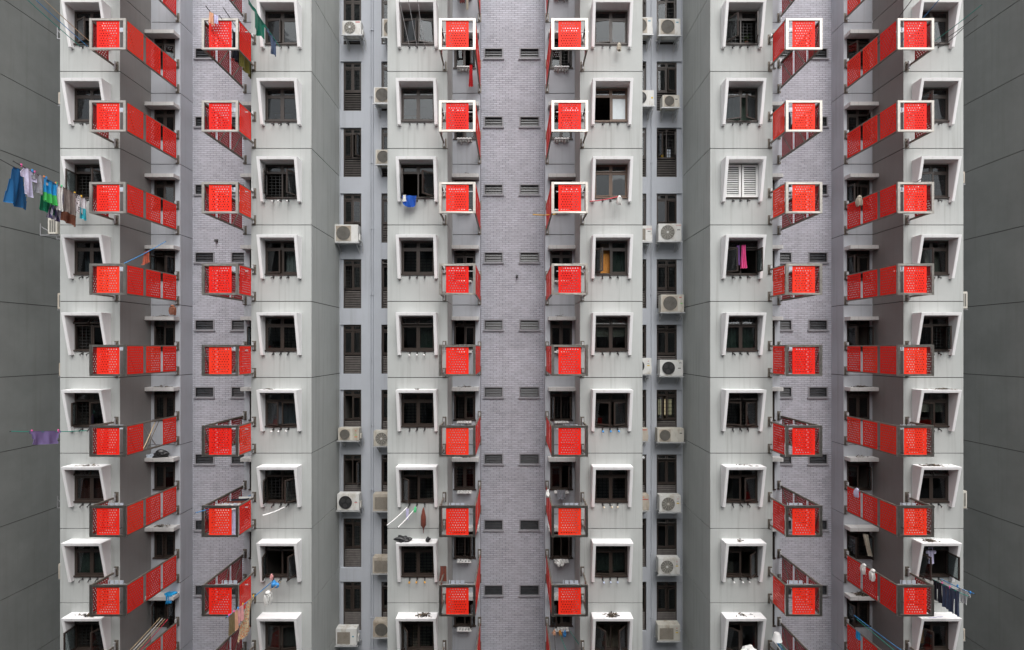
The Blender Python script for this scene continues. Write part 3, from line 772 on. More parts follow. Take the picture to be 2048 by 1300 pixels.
def make_ac(x0, x1, z0, z1, kind, paint, badge, label, hubs='fan_grey', cat='air conditioner', face=None, yfront=20.36, depth=.36, bracket=True):
    """outdoor unit: cabinet, fan, grille, pipe cover, shelf bracket; origin at the cabinet's lower front middle"""
    w, h = x1 - x0, z1 - z0
    root = EMPTY('air_conditioner', ((x0 + x1) / 2, yfront, z0)); H = w / 2
    mb = MB(); mb.box(-H, H, 0, depth, 0, h, paint); cab = OB('cabinet', mb.mesh('cabinet', .012), root)
    fx = -H + .07 + h * .42; r = h * .40
    mb = MB()
    if kind == 'rect':
        gx0, gx1, gz0, gz1 = -H + .07, H - .27, .07, h - .13
        mb.box(gx0, gx1, -.008, .004, gz0, gz1, 'grill_beige')
        n = 22
        for q in range(n): x = gx0 + (gx1 - gx0) * (q + .5) / n; mb.box(x - .004, x + .004, -.016, -.007, gz0, gz1, 'ac_beige')
        OB('grille', mb.mesh('grille'), root)
    else:
        if kind == 'square':
            mb.box(fx - r * 1.08, fx + r * 1.08, -.010, .004, h / 2 - r * 1.08, h / 2 + r * 1.08, 'ac_beige')
        mb.tube([(fx, -.012, h / 2), (fx, -.028, h / 2)], r, paint if kind != 'square' else 'ac_beige', 28, False)
        mb.disc((fx, -.012, h / 2), r, 'fan_dark' if kind == 'black' else hubs, 28)
        OB('fan', mb.mesh('fan'), root)
        g = MB(); gm = 'fan_dark' if kind == 'black' else ('grill_beige' if kind == 'square' else 'ac_cream')
        for q in range(1, 7): g.disc((fx, -.030, h / 2), r * q / 6.0, gm, 28, r * q / 6.0 - .006)
        for q in range(12):
            a = q * pi / 6; g.bar((fx + .04 * cos(a), -.031, h / 2 + .04 * sin(a)), (fx + r * cos(a), -.031, h / 2 + r * sin(a)), .008, gm, .004, (0, 1, 0))
        if kind in ('spoke', 'round'): g.tube([(fx, -.028, h / 2), (fx, -.045, h / 2)], .045, 'ac_white', 14)
        if kind == 'black':
            for q in range(3):
                a = q * 2 * pi / 3 + .4; g.disc((fx + r * .5 * cos(a), -.02, h / 2 + r * .5 * sin(a)), r * .33, 'steel_dark', 14)
        OB('grille', g.mesh('grille'), root)
    b = MB(); bx = H - .13
    if badge == 'tri':
        diamonds(b, bx, -.004, h * .80, .035); b.box(bx - .04, bx + .04, -.004, 0, h * .64, h * .66, 'black_ink'); b.box(bx - .05, bx + .05, -.004, 0, h * .50, h * .56, 'yellow_tag')
    elif badge == 'tri2':
        diamonds(b, bx, -.004, h * .78, .04); b.box(bx - .04, bx + .04, -.004, 0, h * .40, h * .46, 'green_tag'); b.box(bx - .06, bx + .06, -.004, 0, h * .26, h * .32, 'orange_tag')
    elif badge == 'green': b.box(bx - .07, bx + .03, -.004, 0, h * .82, h * .86, 'red_ink'); b.box(bx - .02, bx + .07, -.004, 0, h * .46, h * .52, 'green_tag')
    elif badge == 'blue': b.box(bx - .05, bx + .02, -.004, 0, h * .50, h * .58, 'blue_tag')
    elif badge == 'blue2': b.box(bx - .05, bx + .05, -.004, 0, h * .74, h * .80, 'blue_tag')
    elif badge == 'red': b.box(bx - .10, bx + .08, -.004, 0, h * .86, h * .92, 'red_ink')
    elif badge == 'redmid': b.box(bx - .06, bx + .06, -.004, 0, h * .46, h * .49, 'red_ink'); b.box(bx - .05, bx + .05, -.004, 0, h * .52, h * .54, 'black_ink')
    elif badge == 'dark': b.box(bx - .05, bx + .05, -.004, 0, h * .62, h * .68, 'black_ink')
    elif badge == 'horseshoe':
        for q in range(9):
            a = radians(-40 + q * 32.5); b.box(bx + .035 * cos(a) - .008 + .02, bx + .035 * cos(a) + .008 + .02, -.005, 0, h * .8 + .035 * sin(a), h * .8 + .035 * sin(a) + .016, 'black_ink')
        b.box(bx - .08, bx + .04, -.004, 0, h * .46, h * .51, 'fan_grey')
    elif badge == 'sun': b.tube([(bx + .05, 0, h * .5), (bx + .05, -.006, h * .5)], .04, 'yellow_tag', 16)
    elif badge == 'redbar': b.box(-H + .12, H - .03, -.004, 0, h * .70, h * .74, 'red_ink'); b.box(-H + .2, H - .2, -.004, 0, h * .84, h * .88, 'orange_tag')
    if b.f: OB('badge', b.mesh('badge'), root)
    if badge in TXT:
        OB('lettering', TXT[badge], root, (bx, -.003, h * (.87 if badge == 'TOSHIBA' else .74)), (pi / 2, 0, 0))
        b = MB(); b.box(bx - .05, bx + .07, -.004, 0, h * .62, h * .66, 'black_ink'); OB('badge', b.mesh('badge'), root)
    mb = MB(); mb.box(H, H + .05, .12, .30, h * .12, h * .5, paint); OB('pipe_cover', mb.mesh('pipe_cover', .01), root)
    mb = MB(); mb.tube([(H + .03, .2, h * .2), (H + .07, .3, h * .1), (H + .06, .5, -.1), (H + .03, .57, -.3)], .014, 'white_plastic', 6); OB('refrigerant_pipe', mb.mesh('refrigerant_pipe'), root)
    if bracket:
        mb = MB(); wy = YA - yfront
        for x in (-H + .1, H - .1):
            mb.box(x - .02, x + .02, -.03, wy - .002, -.05, -.012, 'galv'); mb.bar((x, .1, -.06), (x, wy - .01, -.34), .03, 'galv'); mb.box(x - .02, x + .02, wy - .03, wy - .002, -.38, -.05, 'galv')
        mb.box(-H - .05, H + .05, -.02, .02, -.048, -.008, 'galv'); mb.box(-H - .05, H + .05, depth - .05, depth, -.046, -.006, 'galv')
        OB('shelf_bracket', mb.mesh('shelf_bracket'), root)
    tag(root, label, cat, 'air conditioner outdoor units in the wall slots')
    return root
YAC = 20.36
def ac(px0, px1, py0, py1, *a, **k):
    return make_ac(wx(px0, YAC), wx(px1, YAC), wz(py1, YAC), wz(py0, YAC), *a, **k)
ac(684.6, 722, 41, 69, 'round', 'ac_white', 'red', 'white air conditioner with dark fan near the top of the left service slot')
ac(669, 716, 449, 484, 'square', 'ac_white', None, 'white air conditioner with square beige grille halfway down the left slot')
ac(676, 718, 856, 881, 'square', 'ac_cream', 'tri2', 'cream air conditioner with green and orange tags in the left slot')
ac(674, 718, 988, 1021, 'black', 'ac_white', 'redmid', 'white air conditioner with large black fan in the left service slot')
ac(671, 713, 1258, 1291, 'rect', 'ac_white', 'blue', 'white air conditioner with rectangular grille at the bottom of the left slot')
B_ = 'partly hidden by the pier edge'
ac(764.5, 803, 37, 74, 'square', 'ac_white', None, f'sliver of white air conditioner {B_}, topmost in the left slot')
ac(747.5, 790, 174, 206, 'square', 'ac_white', None, f'white square grilled air conditioner {B_}, second down the left slot')
ac(751, 794, 299, 328, 'square', 'ac_cream', None, f'cream air conditioner {B_} above a black triangular bracket')
ac(747, 790, 862, 892, 'round', 'ac_cream', None, f'cream air conditioner with round fan and white hub {B_}')
ac(746, 790, 988, 1022, 'rect', 'ac_beige', None, f'beige air conditioner {B_} beside the black fan unit')
ac(745, 789, 1115, 1147, 'rect', 'ac_beige', None, f'rusty beige air conditioner {B_} with a stained flat top')
ac(746, 790, 1243, 1275, 'square', 'ac_beige', None, f'beige air conditioner with round grille, lowest {B_}')
ac(1318, 1361, 37, 70, 'square', 'ac_white', 'blue2', 'white square grilled air conditioner at the top of the right slot')
ac(1325, 1359, 190, 214, 'square', 'ac_cream', 'dark', 'small cream air conditioner below the window with yellow bottles')
ac(1317, 1363, 447, 482, 'spoke', 'ac_white', 'TOSHIBA', 'white air conditioner with spoked fan and red lettering at its corner')
ac(1322, 1368, 589, 624, 'square', 'ac_cream', 'green', 'cream air conditioner with a green energy tag in the right slot')
ac(1320, 1366, 720, 752, 'black', 'ac_white', 'horseshoe', 'white air conditioner with black fan and horseshoe mark, right slot')
ac(1315, 1368, 857, 884, 'square', 'ac_cream', 'dark', 'stained cream air conditioner under the yellow lit window')
ac(1319, 1362, 991, 1024, 'round', 'ac_white', 'tri', 'white air conditioner with pale fan hub, upper of two alike in the right slot')
ac(1317, 1360, 1117, 1149, 'round', 'ac_white', 'tri', 'white air conditioner with pale fan hub, lower of two alike in the right slot')
ac(1316, 1360, 1250, 1282, 'rect', 'ac_cream', 'tri', 'cream air conditioner with flat grille at the bottom of the right slot')
C_ = 'half behind the pier, right slot'
ac(1262, 1305, 34, 68, 'square', 'ac_white', 'blue2', f'white air conditioner with blue tag {C_}')
ac(1264, 1308, 180, 211, 'black', 'ac_white', 'sun', f'white air conditioner with a round yellow sticker {C_}')
ac(1261, 1304, 451, 483, 'rect', 'ac_white', 'SANYO', f'white air conditioner with red maker lettering {C_}')
ac(1259, 1303, 716, 748, 'black', 'ac_white', 'tri', f'white air conditioner with red three-diamond mark {C_}')
ac(1254, 1296, 857, 882, 'square', 'ac_beige', 'red', f'beige air conditioner with a red strip {C_}')
ac(1256, 1298, 990, 1021, 'rect', 'ac_beige', 'redbar', f'beige air conditioner with an orange and red label {C_}')
# units hung on the outer flanks of the end piers, seen edge on
def side_ac(s, y0, py0, py1, out, label, unit=True):
    X = 16.60 * s if s < 0 else 16.58; z0, z1 = wz(py1, y0), wz(py0, y0); d = .36
    root = EMPTY('air_conditioner' if unit else 'steel_bracket', (X, y0, z0))
    xa, xb = sorted((s * (out - d), s * out))
    if unit:
        mb = MB(); mb.box(xa, xb, 0, .80, 0, z1 - z0, 'ac_cream' if out > .69 else 'ac_beige'); OB('cabinet', mb.mesh('cabinet', .012), root)
        mb = MB()
        for q in range(3): mb.box(xa + .07 + q * .085, xa + .13 + q * .085, -.006, .003, .08, z1 - z0 - .08, 'fan_grey')
        OB('grille', mb.mesh('grille'), root)
        mb = MB(); mb.tube([(s * (out + .012), .36, (z1 - z0) / 2), (s * out, .36, (z1 - z0) / 2)], (z1 - z0) * .4, 'fan_grey', 20); OB('fan', mb.mesh('fan'), root)
    mb = MB(); e = s * (out + (.32 if out > .8 else .05) if unit else out)
    for y in (.06, .72):
        mb.bar((0, y, -.03), (e, y, -.03), .035, 'steel_grey')
        if unit and out < .8: continue
        mb.bar((e * .55, y, -.03), (e * .97, y, .28), .025, 'steel_grey'); mb.bar((e, y, -.03), (e, y, .42), .03, 'steel_grey')
    OB('shelf_bracket' if unit else 'arm', mb.mesh('shelf_bracket'), root)
    tag(root, label, 'air conditioner' if unit else 'bracket')
side_ac(-1, 18.55, 436, 468, .98, 'white air conditioner seen edge on at the far left pier')
side_ac(-1, 18.6, 586, 618, .66, 'sliver of white air conditioner left of the far left pier, below the edge-on unit')
side_ac(-1, 18.6, 184, 208, .63, 'sliver of air conditioner at the far left pier, second window down')
side_ac(-1, 18.6, 726, 752, .61, 'thin sliver of air conditioner at the far left pier, middle of its height')
side_ac(-1, 18.6, 1128, 1158, .63, 'lowest sliver of air conditioner beside the far left pier')
side_ac(-1, 18.6, 60, 74, .70, 'bare steel bracket at the top of the far left pier', False)
side_ac(-1, 18.6, 1000, 1015, .70, 'bare steel bracket low on the far left pier', False)
side_ac(1, 18.6, 583, 617, .72, 'white air conditioner seen edge on at the far right pier')
side_ac(1, 18.6, 982, 1017, .70, 'stained air conditioner low on the far right pier')
side_ac(1, 18.6, 343, 366, .62, 'sliver of air conditioner high on the far right pier')
side_ac(1, 18.6, 1258, 1282, .63, 'lowest sliver of air conditioner beside the far right pier')

exec_laundry = True
# ------------------------------------------------------------------ laundry, poles, odds and ends
def pole(name, a, b, mat, label, r=.014, cat='pole'):
    a, b = Vector(a), Vector(b); mb = MB()
    pts = [Vector((0, 0, 0)) + (b - a) * t - Vector((0, 0, .03)) * (4 * t * (1 - t)) for t in (0, .25, .5, .75, 1)]
    mb.tube(pts, r, mat, 8); mb.tube([(b - a) * .995, (b - a) * 1.006], r * 1.25, 'pole_dark', 8)
    return tag(OB(name, mb.mesh(name), None, a), label, cat)
def shape_rect(u, v): return True
def shape_shirt(u, v): return .22 < u < .78 or (v < .38 and (u < .23 and v > .06 + (0.23 - u) * .9 or u > .77 and v > .06 + (u - .77) * .9))
def shape_pants(u, v): return v < .38 or not (.47 < u < .53)
def shape_shorts(u, v): return v < .5 or not (.46 < u < .54)
def shape_taper(u, v): return abs(u - .5) < .5 - .18 * (1 - v)
def shape_flag(u, v): return v < .55 + .45 * sin(pi * (.2 + .75 * u))
def cloth(name, a, b, drop, mat, label, shape=shape_rect, cat='laundry', fold=.035, freq=3.0, slack=.0, skew=0.0, seed=0, clips=None, lean=(0, 0), n=26):
    """a garment hung from the line a-b; both faces and a hem are built, folds run down it"""
    a, b = Vector(a), Vector(b); d = b - a; h = Vector((d.x, d.y, 0)); nrm = Vector((-h.y, h.x, 0)).normalized(); r = random.Random(seed + 3); freq *= r.uniform(.45, 1.1)
    p1, p2 = r.random() * 6, r.random() * 6; vs, fs = [], []
    def P(u, v, off):
        f = fold * (.25 + .75 * v) * (sin(u * 2 * pi * freq + p1 + v * 1.3) + .5 * sin(u * 2 * pi * freq * 2.1 + p2 - v * 2)) + off
        sag = slack * 4 * u * (1 - u); cu = .5 + (u - .5) * (1 - .10 * sin(pi * v))
        q = d * cu + nrm * f - Vector((0, 0, drop * v + sag)) + nrm * (lean[0] * v) + h.normalized() * (skew * v)
        return q
    for off in (-.008, .008):
        for i in range(n + 1):
            for j in range(n + 1): vs.append(P(i / n, j / n, off))
    M = (n + 1) ** 2; keep = {(i, j) for i in range(n) for j in range(n) if shape((i + .5) / n, (j + .5) / n)}
    q = lambda i, j: i * (n + 1) + j
    for i, j in keep:
        c = (q(i, j), q(i + 1, j), q(i + 1, j + 1), q(i, j + 1)); fs.append(c); fs.append(tuple(x + M for x in reversed(c)))
        for (di, dj), (s, t) in (((-1, 0), (3, 0)), ((1, 0), (1, 2)), ((0, -1), (0, 1)), ((0, 1), (2, 3))):
            if (i + di, j + dj) not in keep: fs.append((c[s], c[t], c[t] + M, c[s] + M))
    used = sorted({x for f in fs for x in f}); mp = {x: y for y, x in enumerate(used)}
    mb = MB(); mb.addmesh([vs[x] for x in used], [tuple(mp[x] for x in f) for f in fs], mat, True)
    o = OB(name, mb.mesh(name), None, a); tag(o, label, cat)
    if clips:
        for t in (.08, .92):
            m2 = MB(); m2.box(-.012, .012, -.02, .02, -.05, .04, clips); m2.box(-.02, .02, -.014, .014, .0, .05, clips)
            OB('clothes_peg', m2.mesh('clothes_peg'), o, d * t)
    return o
def lump(name, loc, size, mat, label, cat, seed=0, n=2, rough=.6):
    bm = bmesh.new(); bmesh.ops.create_icosphere(bm, subdivisions=4, radius=1); r = random.Random(seed)
    ks = [(Vector((r.gauss(0, 1), r.gauss(0, 1), r.gauss(0, 1))).normalized(), r.uniform(1.5, 9), r.random() * 6) for _ in range(16)]
    for v in bm.verts:
        f = 1 + rough * sum(sin(v.co.dot(k) * w + p) for k, w, p in ks) / 8
        v.co = Vector((v.co.x * size[0] * f, v.co.y * size[1] * f, max(-size[2], v.co.z * size[2] * f)))
    me = bpy.data.meshes.new(name); bm.to_mesh(me); bm.free(); me.materials.append(MATS[mat])
    for p in me.polygons: p.use_smooth = True
    return tag(OB(name, me, None, loc), label, cat)
def mop(loc, label, s=1.0, mat='c_white', seed=0, cat='mop'):
    """mop head: a bunch of drooping strings under a round head"""
    mb = MB(); r = random.Random(seed)
    mb.tube([(0, 0, .03), (0, 0, .0), (0, 0, -.04)], [.02 * s, .06 * s, .07 * s], mat, 10)
    for q in range(34):
        a = q * 2.4; rr = .05 + .05 * r.random()
        mb.tube([(.02 * cos(a), .02 * sin(a), .0), (rr * s * cos(a), rr * s * sin(a), -.08 * s), (rr * s * 1.15 * cos(a + .2), rr * s * 1.15 * sin(a + .2), -.2 * s), (rr * s * .9 * cos(a), rr * s * .9 * sin(a), -(.30 + .06 * r.random()) * s)], .013 * s, mat, 5)
    return tag(OB('floor_mop' if cat == 'mop' else cat, mb.mesh('floor_mop'), None, loc), label, cat)
def litter(x, y, z, w, d, label, n=60, seed=0, mats=('litter_dark', 'litter_brown'), h=.05, cat='debris'):
    """flat heap of dead leaves and scraps lying on a ledge"""
    mb = MB(); r = random.Random(seed)
    for q in range(n):
        px, py = r.gauss(0, w / 4), r.uniform(-d / 2, d / 2); pz = abs(r.gauss(0, h * .4)) * max(.2, 1 - abs(px) / w * 1.6) + .004
        a, l, wd = r.random() * 6.3, r.uniform(.03, .10), r.uniform(.012, .035); t = r.uniform(-.4, .4)
        e, g = Vector((cos(a), sin(a), t * .6)) * l, Vector((-sin(a), cos(a), t)) * wd
        p = Vector((px, py, pz)); mb.addmesh([p - e, p + g, p + e, p - g, p + Vector((0, 0, .012))], [(0, 1, 4), (1, 2, 4), (2, 3, 4), (3, 0, 4), (0, 1, 2, 3)], r.choice(mats))
    return tag(struct(OB('leaf_heap', mb.mesh('leaf_heap'), None, (x, y, z)), 'thing'), label, cat)

SX = lambda i, j: HOODC[i] - .03 + j * .275     # pole socket positions
SZ = lambda k: zf(k) + WZ0 - .15
def line(px, X): return X / ((px - CX) / F)      # distance at which a line at this X crosses that column of the photo

# far left pier, third window down: two loaded poles
XA, XB = SX(0, -1), SX(0, 0) + .03
za = lambda y, k=2, tip=(15.1, .42): SZ(k) + tip[1] * (18 - y) / (18 - tip[0])
pole('clothes_pole', (XA, 17.88, SZ(2)), (XA, 15.1, SZ(2) + .44), 'pole_dark', 'dark laundry pole carrying the blue mesh and brown towel, far left')
pole('clothes_pole', (XB, 17.88, SZ(2)), (XB, 15.2, SZ(2) + .42), 'pole_dark', 'dark laundry pole carrying the row of shirts, far left')
def hang(nm, X, y0, y1, drop, mat, label, **kw):
    k = kw.pop('k', 2); tip = kw.pop('tip', (15.1, .44)); cat = kw.pop('cat', 'laundry')
    return cloth(nm, (X, y0, za(y0, k, tip)), (X, y1, za(y1, k, tip)), drop, mat, label, cat=cat, **kw)
hang('laundry_bag', XA, 15.42, 16.05, 1.12, 'net_blue', 'blue translucent mesh cloth at the tip of the far left pole', seed=1, lean=(.28, 0), shape=lambda u, v: u > .55 * (1 - v) ** 1.5 * .2 and u < .6 + .4 * v, skew=.12, fold=.08)
hang('towel', XA - .02, 16.35, 17.0, .98, 'net_green', 'green mesh cloth hanging behind the shirts, far left pole', seed=2)
hang('towel', XA + .01, 16.85, 17.30, 1.10, 'c_stripe', 'navy and white striped cloth beside the brown towel', seed=3, skew=-.25)
hang('towel', XA, 17.15, 17.80, 1.02, 'c_brown', 'brown bath towel hanging lowest on the far left pole', seed=4, skew=-.05, fold=.05)
hang('shirt', XB, 15.40, 15.92, .86, 'c_lilac', 'pale lilac shirt on the far left laundry pole', seed=5, shape=shape_shirt, fold=.05, clips='peg_pink')
hang('shirt', XB + .01, 15.74, 16.30, .62, 'c_grey', 'grey shirt between lilac shirt and blue shirt on the pole', seed=6, shape=shape_shirt, fold=.05, clips='peg_blue')
hang('shirt', XB - .01, 16.16, 16.66, .76, 'c_bluegreen', 'bright blue and green shirt on the far left pole', seed=7, fold=.06, clips='peg_orange')
hang('towel', XB, 16.62, 16.84, .86, 'c_white', 'narrow white towel between the blue shirt and taupe shorts', seed=8, clips='peg_green')
hang('shorts', XB + .01, 16.84, 17.36, .80, 'c_taupe', 'taupe brown shorts on the far left pole', seed=9, shape=shape_shorts, fold=.04)
hang('cloth', XB, 17.30, 17.62, .62, 'c_inked', 'white cloth with black marks near the far left rack', seed=10, clips='peg_yellow')
hang('shorts', XB, 17.52, 17.80, .78, 'c_cyanhem', 'white shorts with a cyan hem beside the far left rack', seed=11, shape=shape_shorts)
# top left: bare poles
for j, (m, lab) in enumerate((('pole_green', 'dark green bare pole above the top left rack'), ('pole_blue', 'blue bare pole above the top left rack'), ('pole_bamboo', 'pale bamboo bare pole above the top left rack'))):
    pole('clothes_pole', (SX(0, j - 1), 17.88, SZ(0)), (SX(0, j - 1) - .1, 14.9, SZ(0) + .62), m, lab, .012)
# left rack, fourth row: blue pole and rust cloth
pole('clothes_pole', (-13.38, 16.9, 2.90), (-13.25, 18.75, 4.06), 'pole_blue', 'blue pole rising from a rack with a rust cloth on it')
cloth('cloth', (-13.36, 17.72, 3.42), (-13.30, 18.0, 3.60), .44, 'c_rust', 'small rust red cloth clipped on the blue pole', seed=12, shape=shape_taper, cat='laundry')
mop((-13.30, 19.2, 1.65), 'brown rag bundle hanging under the fourth rack of the leftmost column', 1.1, 'c_brown', 4, 'rag')
# green pole with violet net
pole('clothes_pole', (SX(0, 0), 17.88, SZ(5)), (SX(0, 0) - .02, 15.15, SZ(5) + .44), 'pole_green', 'green pole at the far left carrying a violet net')
hang('laundry_bag', SX(0, 0), 15.72, 16.82, .44, 'net_violet', 'violet netting cloth on the green pole at the far left', k=5, seed=13, shape=lambda u, v: .10 * v < u < 1 - .10 * v, clips='peg_pink', fold=.03)
# crossed sticks in the rack with the missing panel
zr = zf(5) + .12
pole('stick', (-13.36, 17.72, zr + .05), (-13.36, 18.35, zr + .98), 'pole_bamboo', 'pale stick leaning in the rack with a missing panel', .018, 'stick')
pole('stick', (-13.40, 17.78, zr + .98), (-13.38, 18.45, zr + .05), 'steel_grey', 'grey stick crossing the pale one in the rack missing a panel', .018, 'stick')
# second column, top: pole tips and cloths
zt = zf(0)
for dx, m, yt, up, lab in ((-.18, 'pole_dark', 16.5, .34, 'dark pole tip with orange cloth above the second top rack'), (.12, 'pole_dark', 16.75, .20, 'short dark pole tip in the middle of the second top rack'), (.38, 'pole_dark', 16.55, .32, 'long dark pole tip above the second top rack')):
    pole('clothes_pole', (-10.05 + dx * .6, 19.25, zt + .98), (-10.12 + dx, yt, zt + 1.0 + up), m, lab, .013)
cloth('cloth', (-10.33, 16.66, zt + 1.31), (-10.18, 16.78, zt + 1.27), .40, 'c_peach', 'peach orange cloth on the pole tip over the front panel', seed=21, shape=shape_taper)
cloth('cloth', (-10.16, 16.70, zt + 1.22), (-10.04, 16.76, zt + 1.20), .30, 'c_lilac', 'small white cloth beside the peach one over the front panel', seed=22)
cloth('trousers', (-9.62, 17.3, zt + .98), (-9.62, 18.4, zt + .92), 1.15, 'c_olive', 'olive green cloth hanging through the top rack beside the green dress', seed=23, fold=.05)
cloth('trousers', (-9.78, 17.1, zt + .98), (-9.78, 17.7, zt + .96), .95, 'c_navy', 'navy cloth hanging inside the second top rack', seed=24, fold=.05)
# green dress and denim on the pole of the left window, top floor
XG = SX(1, 0) - .06
pole('clothes_pole', (XG + .05, 17.88, SZ(0)), (XG - .02, 15.5, SZ(0) + .35), 'pole_green', 'green pole carrying the green dress at the top')
hang('dress', XG, 15.9, 16.95, .78, 'c_green', 'dark green dress hanging at the top left of centre', k=0, tip=(15.5, .35), seed=25, shape=lambda u, v: v < .16 or (.30 < u < .72 and v < .95 - abs(u - .5) * .9) or (u > .72 and v < .72 and u < .93), fold=.06)
hang('trousers', XG + .02, 17.0, 17.62, .60, 'c_denim', 'blue denim garment beside the green dress', k=0, tip=(15.5, .35), seed=26, shape=lambda u, v: v < .25 or u > .45 and v > .1, fold=.05)
# leaning bamboo poles before the third pier's top window
for j in range(3):
    pole('clothes_pole', (SX(2, j - 1) + .02, 17.86, SZ(0) - .02), (SX(2, j - 1) - .26 + .05 * j, 17.35, SZ(0) + 1.45), 'steel_grey', ('left', 'middle', 'right')[j] + ' of three thin poles standing before the top window', .009)
litter(HOODC[2] - .12, YP - .25, zf(0) + 2.36, .5, .2, 'dark ragged scraps on the topmost hood left of centre', 40, 2, h=.2)
# centre column, top rack wall
cloth('towel', (-1.70, 19.22, zf(0) + .95), (-1.52, 19.22, zf(0) + .95), .86, 'c_red', 'bright red towel hanging below the top window beside the brick', seed=31, shape=shape_taper, fold=.03)
cloth('cloth', (-2.05, 19.2, zf(-1) + .98), (-1.85, 19.2, zf(-1) + .98), .45, 'c_darkred', 'dark red cloth at the top edge beside the central brick', seed=32)
cloth('cloth', (-1.80, 19.15, zf(-1) + .98), (-1.70, 19.15, zf(-1) + .98), .75, 'c_cream', 'cream strip of cloth at the top edge beside the dark red cloth', seed=33)
# blue bundle
cloth('cloth', (wx(804, 17.8), 17.76, wz(391, 17.76)), (wx(834, 17.8), 17.72, wz(391, 17.72)), .42, 'c_bagblue', 'blue cloth bundle hanging under the open window left of centre', seed=203, fold=.09, freq=2.2, shape=lambda u, v: (u - .5) ** 2 / .25 + max(0, v - .45) ** 2 / .30 < 1)
cloth('cloth', (wx(806, 17.7), 17.62, wz(390, 17.65)), (wx(814, 17.7), 17.62, wz(390, 17.65)), .24, 'c_white', 'white cloth patch hanging over the blue bundle', seed=204, fold=.03, freq=1.5, shape=shape_taper)
# red stick, white mop
pole('stick', (wx(1180, 17.5), 17.55, wz(402, 17.5)), (wx(1240, 17.6), 17.62, wz(392, 17.6)), 'pole_red', 'red broom stick below the third window right of centre', .016, 'stick')
mop((wx(1239, 17.6), 17.62, wz(392, 17.6)), 'white mop head on the red stick', .85, seed=2)
mop((wx(1238, 17.75), 17.75, wz(87, 17.75)), 'white gloves bunched under the top window right of centre', .75, 'c_cream', 6, 'gloves')
pole('stick', (wx(1066, 16.7), 16.7, wz(429, 16.7)), (wx(1112, 18.4), 18.4, wz(428, 18.4)), 'pole_yellow', 'yellow stick poking out of a rack over the brick', .018, 'stick')
# white poles, umbrella below the seventh window left of centre
zz = SZ(6)
pole('clothes_pole', (SX(2, -1) - .05, 17.80, zz), (wx(775, 17.3), 17.2, wz(1051, 17.2)), 'pole_white', 'left white pole hanging under the seventh window, left of centre', .02)
pole('clothes_pole', (SX(2, 0), 17.80, zz), (wx(797, 17.3), 17.2, wz(1055, 17.2)), 'pole_white', 'right white pole hanging beside a green peg, left of centre', .02)
cloth('cloth', (SX(2, -1) - .07, 17.7, zz - .02), (SX(2, -1) + .03, 17.7, zz - .02), .40, 'c_lilac', 'narrow white cloth strip between the two white poles', seed=41)
lump('plastic_clip', (SX(2, 0) - .02, 17.68, zz - .06), (.05, .03, .09), 'peg_green', 'green clothes peg on a white pole', 'peg', 2)
mb = MB(); mb.tube([(0, 0, .02), (.0, 0, -.1), (0, 0, -.32), (0, 0, -.62), (0, 0, -.74), (0, 0, -.92)], [.012, .05, .095, .10, .02, .008], 'c_maroon', 10)
tag(OB('umbrella', mb.mesh('umbrella'), None, (SX(2, 1), 17.72, zz)), 'furled brown umbrella hanging from a window socket', 'umbrella')
pole('stick', (SX(1, 1) - .05, 17.8, SZ(6)), (wx(525, 17.4), 17.4, wz(1031, 17.4)), 'pole_white', 'single white stick below the window beside the clothes filled rack', .028, 'stick')
# clothes in the second column rack, seventh row
z6 = zf(6) + .12
pole('clothes_pole', (-9.75, 18.9, z6 + .95), (-10.70, 16.55, z6 + .94), 'pole_blue', 'pole with a blue end poking from the clothes filled rack')
for q, (m, lab) in enumerate((('c_white', 'white garment nearest the front in the full rack'), ('c_maroon', 'maroon garment in the middle of the full rack'), ('c_navy', 'navy garment in the full rack'), ('c_white', 'white garment farthest back in the full rack'))):
    cloth('garment', (-10.45 + .12 * q, 17.25 + .28 * q, z6 + 1.02), (-9.60, 17.35 + .28 * q, z6 + 1.02), .75, m, lab, seed=50 + q)
cloth('sheet', (-9.72, 16.98, z6 + .9), (-9.46, 17.05, z6 + .9), .85, 'c_lilac', 'lilac sheet in the front gap of the clothes filled rack', seed=57)
# loaded pole of the left window, eighth row
X7 = SX(1, -1) + .02
pole('clothes_pole', (X7, 17.88, SZ(7)), (X7 - .02, 15.0, SZ(7) + .26), 'pole_blue', 'blue pole carrying the floral dress')
H7 = dict(k=7, tip=(15.0, .26))
hang('trousers', X7, 15.10, 15.42, .62, 'c_khaki', 'khaki brown trousers at the tip of the pole with the floral dress', seed=61, shape=shape_pants, clips='peg_pink', **H7)
hang('cloth', X7, 15.42, 15.62, .62, 'c_peach', 'peach cloth next to the khaki trousers', seed=62, **H7)
hang('cloth', X7, 15.60, 15.95, .48, 'c_pink', 'pale pink cloth beside the floral dress', seed=63, clips='peg_blue', **H7)
hang('dress', X7, 15.86, 16.62, 1.05, 'c_floral', 'orange and cream floral dress hanging low left', seed=64, shape=lambda u, v: u > .45 * (1 - v) and (u < .86 - .1 * sin(v * 5)), fold=.05, skew=-.28, clips='peg_yellow', **H7)
pole('broomstick', (SX(1, 0) + .05, 17.85, SZ(7)), (wx(534, 16.4), 16.5, wz(1184, 16.45)), 'pole_bamboo', 'wooden mop handle under the open left window', .014, 'stick')
mop((wx(533, 16.4), 16.5, wz(1184, 16.45)), 'white string mop hanging beside the floral dress', 1.25, seed=8)
lump('cloth', (wx(551, 17.5), 17.45, wz(1168, 17.5)), (.13, .10, .13), 'peg_blue', 'bright blue cap on the pole below the open window', 'cap', 9)
mop((wx(543, 17.3), 17.3, wz(1149, 17.3)), 'pink rag clipped above the blue cap', .5, 'c_pink', 3, 'rag')
